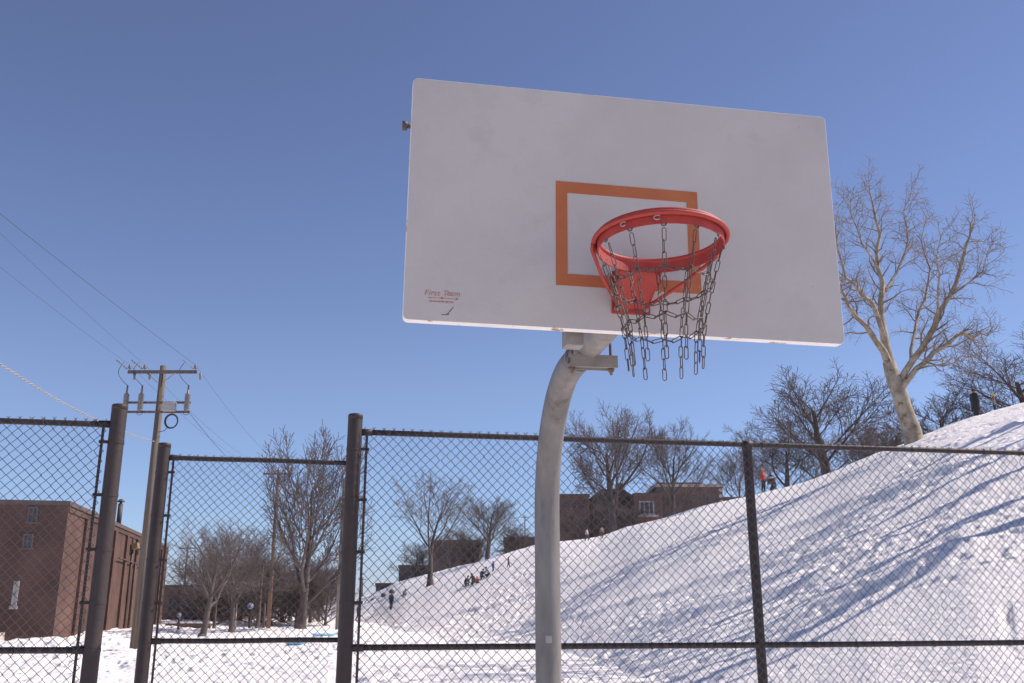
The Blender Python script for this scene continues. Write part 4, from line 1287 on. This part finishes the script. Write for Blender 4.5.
up2, UH2, UP2 = wood_pole('utility_pole', 268, 629, 470, 0.17, 0.12, M['wood2'], 'slim reddish brown utility pole standing left of the tall oval tree')
mb = MB(); mb.box(-1.2, 1.2, -0.2, -0.125, UH2 - .4, UH2 - .28); a2 = mb.build('crossarm', M['wood2'], up2)
for x in (-1.1, -.5, 1.1):
    mb = MB(); mb.lathe([(.05, 0), (.07, .05), (.04, .1), (.05, .15), (.02, .2)], (x, -.16, UH2 - .28), 8); mb.build('pin_insulator', M['porcelain'], a2)
up3, UH3, UP3 = wood_pole('utility_pole', 181, 620, 545, 0.14, 0.10, M['wood'], 'thin distant utility pole above the low brown building', rng=104)
mb = MB(); mb.box(-.9, .9, -0.18, -0.105, UH3 - .4, UH3 - .28); mb.build('crossarm', M['wood'], up3)
up4, UH4, UP4 = wood_pole('utility_pole', 525, 560, 515, 0.10, 0.07, M['wood'], 'far thin dark pole rising above the house just left of the hoop pole', rng=148)
mb = MB(); mb.box(-.6, .6, -0.15, -0.075, UH4 - .4, UH4 - .3); mb.build('crossarm', M['wood'], up4)
up5, UH5, UP5 = wood_pole('utility_pole', 362, 612, 577, 0.10, 0.07, M['wood'], 'far small pole just right of the tall gate post', rng=150)
mb = MB(); mb.box(-.5, .5, -0.15, -0.075, UH5 - .4, UH5 - .3); mb.build('crossarm', M['wood'], up5)

def wire(a, b_, sag, r, mat, label, n=30, name='power_line', group='overhead wires', ext=None):
    mb = MB()
    a, b_ = Vector(a), Vector(b_)
    mb.tube([a.lerp(b_, k / n) - Vector((0, 0, sag * 4 * (k / n) * (1 - k / n))) for k in range(n + 1)], r, 5)
    o = mb.build(name, mat, None, uv=False)
    return tag(o, label, 'wire', group)
near = Vector((-9.6, -14, 0))
for i, (x, lab) in enumerate(zip(ins_x, ('left of three thin wires running up and left from the pole crossarm', 'middle one of three wires running up and left from the pole crossarm', 'right hand wire running from the crossarm up to the left edge, the darkest'))):
    p = Vector((UP.x + x, UP.y - .17, UP.z + ARM_Z + .3))
    e0 = at_depth(0, (256, 222, 203)[i], 21.0)
    wire(p, p + (e0 - p) * 2.2, .25, 0.004 if i < 2 else 0.0065, M['cable'], lab)
    q = Vector((UP2.x + (-1.1, -.5, 1.1)[i], UP2.y - .16, UP2.z + UH2 - .1))
    wire(p, q, .6, .0055, M['cable'], ('left', 'middle', 'right')[i] + ' of three thin wires descending from the crossarm to the brown pole')
wire((UP.x + 1.24, UP.y - .25, LA1 - .3), (UP2.x + .1, UP2.y, UP2.z + UH2 - 1.8), .7, .011, M['cable'], 'lowest thin wire leaving the lower crossarm toward the brown pole')
# twisted pale cable
a = at_depth(154, 441, UP.y - .15); b_ = at_depth(-60, 322, 19.5)
mb = MB()
n = 620
dirv = (b_ - a); s1 = dirv.cross(Vector((0, 0, 1))).normalized(); s2 = s1.cross(dirv.normalized())
for ph in (0, math.pi):
    pts = []
    for k in range(n + 1):
        tt = k / n
        c = a.lerp(b_, tt) - Vector((0, 0, 0.35 * 4 * tt * (1 - tt)))
        an = ph + tt * dirv.length / 0.55 * 2 * math.pi
        pts.append(c + (s1 * math.cos(an) + s2 * math.sin(an)) * .02)
    mb.tube(pts, .015, 5, mat=0 if ph == 0 else 1)
tag(mb.build('power_line', [M['whitecable'], M['box']], None, uv=False), 'thick pale twisted cable sloping down behind the left gate post to the pole', 'wire', 'overhead wires')

# grey lamp standard just behind the gate post
p = at_range(337.5, 74)
h = CAM_H + ray(343, 482)[2] / ray(343, 482)[1] * p.y - p.z
o = empty('steel_pole', p, 0, 'pale grey steel pole half hidden behind the tall middle gate post', 'pole')
mb = MB(); mb.tube([(0, 0, -.3), (0, 0, h * .55), (0, 0, h)], [.19, .165, .14], 12); mb.build('shaft', M['galv'], o)
mb = MB(); mb.tube([(0, 0, h * .53), (0, 0, h * .56)], .22, 12); mb.build('collar', M['galv2'], o)
mb = MB(); mb.lathe([(.15, 0), (.16, .05), (.02, .12)], (0, 0, h), 12); mb.build('cap', M['galv2'], o)

# signs among the left trees
def sign(px, py_base, py_c, r_px, label, square=False):
    p = hit(px, py_base)
    Y = p.y
    c = at_depth(px, py_c, Y); r = r_px / FOC * Y
    o = empty('small_sign', p, 0, label, 'sign', 'small signs in the snow')
    mb = MB(); mb.tube([(0, 0, -.2), (0, 0, c.z - p.z + r)], .09, 8); mb.build('post', M['bark'], o)
    h = c.z - p.z
    mb = MB()
    mb.lathe([(r, 0), (r, .03)], (0, 0, 0), 18)
    mb.v = [(x, -.1 - z, h + y_) for x, y_, z in mb.v]
    mb.build('panel', M['signface'], o)
    mb = MB(); mb.lathe([(r * .45, 0), (r * .45, .006)], (0, 0, 0), 12)
    mb.v = [(x - r * .3, -.132 - z, h + y_ - r * .3) for x, y_, z in mb.v]
    mb.build('printed_spot', M['signblue'], o)
sign(249, 633.5, 606, 2.9, 'round pale blue and white sign on a dark post left of the brown pole')
sign(178, 631, 615, 2.2, 'small pale round sign in front of the low brown building')

# slim pale stakes and dark stub beside the small trees
p = hit(234.5, 635)
mb = MB(); mb.tube([(0, 0, -.2), (0, 0, 1.9)], [.05, .045], 8); o = mb.build('pale_stake', M['stone'], None, uv=False); o.location = p
tag(o, 'thin pale stake beside the bushy small tree', 'stake')
p = hit(263, 630)
mb = MB(); mb.tube([(0, 0, -.2), (0.02, 0, .8), (0, 0, 1.9)], [.12, .10, .09], 8); mb.lathe([(.10, 0), (.05, .06)], (0, 0, 1.9), 8); o = mb.build('dark_bollard', M['bark'], None, uv=False); o.location = p
tag(o, 'dark stub post immediately left of the foot of the brown pole', 'post')

# sleds lying on the snow
def sled(px, py, L, rz, label):
    p = hit(px, py)
    o = empty('plastic_sled', p + Vector((0, 0, .02)), rz, label, 'sled', 'light blue sleds')
    mb = MB(); v, f = [], []
    nx, ny = 14, 8
    for i in range(nx + 1):
        for j in range(ny + 1):
            a, b2 = i / nx * 2 - 1, j / ny * 2 - 1
            w = .26 * (1 - .25 * max(0, a) ** 2)
            v.append((a * L / 2, b2 * w, .03 + .17 * max(abs(b2) ** 4, (max(0, a)) ** 4 * 1.6, (max(0, -a)) ** 8)))
    for i in range(nx):
        for j in range(ny):
            q = i * (ny + 1) + j
            f.append((q, q + ny + 1, q + ny + 2, q + 1))
    mb.add(v, f, 0, True)
    ob = mb.build('hull', M['sled'], o, uv=False)
    md = ob.modifiers.new('solid', 'SOLIDIFY'); md.thickness = .012
    mb = MB(); mb.tube([(L / 2 - .02, -.1, .26), (L / 2 + .25, -.12, .08), (L / 2 + .35, 0, .03), (L / 2 + .22, .12, .09), (L / 2 - .02, .1, .26)], .01, 5); mb.build('tow_rope', M['cable'], o)
sled(325, 637.5, 1.5, .3, 'light blue plastic sled lying above the fence rail beside the tall oval tree')
sled(297, 646.5, 1.0, -.4, 'smaller light blue sled just below the fence rail near the tall oval tree')

# ---------------------------------------------------------------- people
def person(p, h, label, jacket, trousers, hat=None, pose='stand', rz=0.0, group='people on the snow hill', hood=False, child=False):
    """one continuous skinned figure; rz=0 faces -y (the camera)"""
    root = empty('person', p, rz, label, 'person', group)
    s = h / 1.75
    J = {}
    if pose in ('stand', 'walk'):
        st = .18 if pose == 'walk' else .03
        J = dict(pelvis=(0, 0, .95), waist=(0, 0, 1.08), chest=(0, -.01, 1.32), neck=(0, -.01, 1.48), headb=(0, -.02, 1.56), head=(0, -.025, 1.66),
                 shL=(.19, 0, 1.41), elL=(.26, .03, 1.13), wrL=(.26, -.06, .90), haL=(.255, -.09, .81),
                 shR=(-.19, 0, 1.41), elR=(-.26, .05, 1.13), wrR=(-.25, -.04, .90), haR=(-.245, -.08, .81),
                 hipL=(.09, 0, .90), knL=(.10, -st, .50), anL=(.11, -st + .05, .09), toL=(.12, -st - .12, .04),
                 hipR=(-.09, 0, .90), knR=(-.10, st * .4, .50), anR=(-.11, st + .08, .09), toR=(-.12, st - .09, .04))
    elif pose == 'sit':
        J = dict(pelvis=(0, .12, .20), waist=(0, .11, .34), chest=(0, .06, .58), neck=(0, .03, .74), headb=(0, .01, .82), head=(0, 0, .92),
                 shL=(.19, .05, .67), elL=(.25, -.10, .46), wrL=(.20, -.28, .42), haL=(.18, -.36, .42),
                 shR=(-.19, .05, .67), elR=(-.25, -.10, .46), wrR=(-.20, -.28, .42), haR=(-.18, -.36, .42),
                 hipL=(.09, .06, .19), knL=(.13, -.34, .42), anL=(.14, -.66, .12), toL=(.15, -.74, .22),
                 hipR=(-.09, .06, .19), knR=(-.13, -.34, .42), anR=(-.14, -.66, .12), toR=(-.15, -.74, .22))
    else:  # crouch / kneeling
        J = dict(pelvis=(0, .10, .42), waist=(0, .05, .55), chest=(0, -.10, .77), neck=(0, -.16, .92), headb=(0, -.2, .99), head=(0, -.24, 1.08),
                 shL=(.19, -.10, .86), elL=(.24, -.22, .62), wrL=(.18, -.40, .48), haL=(.15, -.47, .44),
                 shR=(-.19, -.10, .86), elR=(-.24, -.22, .62), wrR=(-.18, -.40, .48), haR=(-.15, -.47, .44),
                 hipL=(.09, .08, .38), knL=(.14, -.28, .36), anL=(.13, -.10, .09), toL=(.14, -.28, .04),
                 hipR=(-.09, .08, .38), knR=(-.14, -.16, .08), anR=(-.13, .28, .08), toR=(-.13, .38, .03))
    rad = dict(pelvis=.155, waist=.15, chest=.175, neck=.065, headb=.085, head=.105, shL=.085, elL=.06, wrL=.045, haL=.05, hipL=.105, knL=.075, anL=.055, toL=.045)
    for k in list(rad):
        if k.endswith('L'): rad[k[:-1] + 'R'] = rad[k]
    for k in rad:
        if k[:4] not in ('head', 'neck'): rad[k] *= 1.22
    if child: rad['head'] = .12; rad['headb'] = .10
    E = [('pelvis', 'waist'), ('waist', 'chest'), ('chest', 'neck'), ('neck', 'headb'), ('headb', 'head')]
    for q in 'LR': E += [('chest', 'sh' + q), ('sh' + q, 'el' + q), ('el' + q, 'wr' + q), ('wr' + q, 'ha' + q), ('pelvis', 'hip' + q), ('hip' + q, 'kn' + q), ('kn' + q, 'an' + q), ('an' + q, 'to' + q)]
    names = list(J)
    me = bpy.data.meshes.new('body')
    me.from_pydata([Vector(J[n_]) * s for n_ in names], [(names.index(a), names.index(b2)) for a, b2 in E], [])
    ob = bpy.data.objects.new('body', me); col.objects.link(ob)
    md = ob.modifiers.new('skin', 'SKIN')
    for i, n_ in enumerate(names):
        sv = me.skin_vertices[0].data[i]
        sv.radius = (rad[n_] * s, rad[n_] * s * (.78 if n_ in ('pelvis', 'waist', 'chest') else 1))
        sv.use_root = (n_ == 'pelvis')
    md2 = ob.modifiers.new('sub', 'SUBSURF'); md2.levels = 2; md2.render_levels = 2
    bpy.context.view_layer.update()
    m2 = bpy.data.meshes.new_from_object(ob.evaluated_get(bpy.context.evaluated_depsgraph_get()))
    ob.modifiers.clear(); ob.data = m2; bpy.data.meshes.remove(me)
    m2.materials.clear()
    for m_ in (cloth(jacket), cloth(trousers), M['skin'], M['rock']): m2.materials.append(m_)
    segs = [(Vector(J[a]) * s, Vector(J[b2]) * s, 2 if a in ('neck', 'headb') else (3 if a[:2] in ('an',) or a[:2] == 'wr' else (1 if a[:2] in ('hi', 'kn') else (1 if b2[:3] == 'hip' else 0)))) for a, b2 in E]
    for poly in m2.polygons:
        c = poly.center; best, bm_ = 1e9, 0
        for a, b2, k in segs:
            ab = b2 - a; tt = max(0, min(1, (c - a).dot(ab) / ab.length_squared)); d = (a + ab * tt - c).length
            if d < best: best, bm_ = d, k
        poly.material_index = bm_; poly.use_smooth = True
    ob.parent = root
    hc = Vector(J['head']) * s
    rr = (rad['head'] + .012) * s
    mb = MB()
    if hat:
        mb.lathe([(rr * 1.06, -.02 * s), (rr * 1.09, .02 * s), (rr * 1.0, .06 * s), (rr * .7, .105 * s), (rr * .25, .13 * s)], (hc.x, hc.y, hc.z + .01 * s), 14)
        mb.lathe([(.012 * s, 0), (.03 * s, .02 * s), (.03 * s, .04 * s), (.01 * s, .06 * s)], (hc.x, hc.y, hc.z + .135 * s), 8)
        mb.build('knit_hat', cloth(hat), root)
    else:
        mb.lathe([(rr * .98, -.05 * s), (rr * 1.03, .0), (rr * .95, .05 * s), (rr * .65, .10 * s), (rr * .2, .12 * s)], (hc.x, hc.y + .02 * s, hc.z + .01 * s), 14)
        mb.build('hair', cloth((.05, .035, .03)), root)
    # face: nose and eyes
    mb = MB()
    f0 = Vector((hc.x, hc.y - rad['head'] * s * .92, hc.z - .01 * s))
    mb.lathe([(.012 * s, -.02 * s), (.016 * s, -.01 * s), (.006 * s, .02 * s)], f0, 6); mb.build('nose', M['skin'], root)
    for q in (-1, 1):
        mb = MB(); mb.lathe([(.004 * s, -.009 * s), (.011 * s, 0), (.004 * s, .009 * s)], (f0.x + q * .036 * s, f0.y + .008 * s, f0.z + .028 * s), 6); mb.build('eye', M['rock'], root)
    return root

navy, black, maroon, red = (.045, .05, .085), (.035, .032, .034), (.17, .035, .04), (.55, .06, .05)
person(hit(391, 610), 1.72, 'person in dark navy coat standing low on the slope near the gate post', navy, (.04, .042, .06), (.05, .05, .07), 'stand', 2.6)
person(hit(357.5, 621), 1.7, 'person in blue jacket glimpsed right behind the tall gate post', (.05, .16, .36), (.04, .05, .09), (.05, .13, .28), 'walk', 2.0)
person(hit(404, 597), 1.2, 'small faint grey figure uphill of the navy coated walker', (.22, .22, .25), (.10, .10, .13), None, 'crouch', 1.0, child=True)
person(hit(466, 587), 1.45, 'person in dark green brown jacket crouching leftmost in the sledding group', (.055, .055, .04), black, (.06, .05, .04), 'crouch', 1.2)
person(hit(473, 585), 1.5, 'person in brown jacket bending second from left in the sledding group', (.09, .06, .045), black, None, 'crouch', -.8)
person(hit(477, 584), 1.1, 'small child in red beside the crouching sledders', red, (.10, .05, .05), (.5, .07, .05), 'sit', .2, child=True)
person(hit(482, 580), 1.45, 'person in black jacket crouching right of the red child', black, (.05, .05, .07), (.05, .05, .06), 'crouch', .6)
person(hit(488, 578), 1.45, 'person with pale grey jacket at the right of the sledding group', (.42, .42, .46), (.05, .05, .06), None, 'crouch', -1.4)
person(hit(493, 573), 1.05, 'child in bright blue jacket upslope of the sledding group', (.08, .15, .42), (.05, .07, .16), (.08, .13, .35), 'walk', 2.2, child=True)
person(hit(508.5, 568), 1.0, 'child in maroon jacket, rightmost small figure left of the pole', maroon, (.06, .04, .05), (.2, .05, .05), 'walk', 1.6, child=True)
person(hit(587, 542), 1.3, 'small figure in pale pink jacket on the crest right of the pole', (.45, .34, .36), (.12, .09, .09), None, 'walk', .9, child=True)
person(hit(602, 539), 1.15, 'small figure in tan coat on the crest below the gabled wing', (.36, .28, .20), (.12, .10, .09), None, 'stand', .4, child=True)
person(at_range(764, 77.5), 1.85, 'person in red jacket and orange hat on the crest beside the fence post', (.50, .07, .055), (.06, .035, .035), (.85, .15, .06), 'stand', .75)
walker = person(at_range(977, 58.6), 1.85, 'person in long black coat walking on the crest at far right', black, (.035, .032, .036), None, 'walk', 1.9)
person(at_range(996, 59.0), 1.4, 'person with yellow hat at the far right behind the crest', (.26, .22, .20), (.05, .05, .06), (.72, .42, .06), 'stand', 1.2, child=True)

mb = MB(); mb.lathe([(.30, .42), (.31, .6), (.25, 1.0), (.27, 1.35), (.20, 1.52), (.08, 1.6)], (0, 0, 0), 14)
mb.v = [(x, y_ * .75, z) for x, y_, z in mb.v]
mb.build('long_coat', cloth(black), walker)
def bundle(px, py, w, h, label):
    p = hit(px, py)
    rng = random.Random(int(px))
    mb = MB(); prof = [(w * .42, -.05), (w * .5, h * .25), (w * .44, h * .6), (w * .26, h * .9), (w * .06, h)]
    mb.lathe(prof, (0, 0, 0), 12)
    mb.v = [(x * (1 + .18 * math.sin(3 * z / h + x * 4 + px)), y_ * .8, z * (1 + .12 * math.cos(x * 5 + px))) for x, y_, z in mb.v]
    mb.tube([(-w * .12, 0, h * .93), (-w * .05, 0, h * 1.2), (w * .08, 0, h * 1.2), (w * .12, 0, h * .93)], .018, 5)
    o = mb.build('dark_bag', M['rock'], None, uv=False); o.location = p
    tag(o, label, 'bag', 'dark bags left on the snow')
person(at_range(773.5, 77), 1.9, 'person in dark brown coat crouching beside the one in red with the orange hat', (.07, .045, .04), black, None, 'crouch', -.9)
bundle(384, 597, .8, .45, 'dark bag on the snow just uphill left of the navy coated walker')
bundle(392, 593, .7, .5, 'dark bag lying highest of those above the navy coated walker')
bundle(373.5, 601, .7, .4, 'dark bag lowest on the slope close to the gate post')
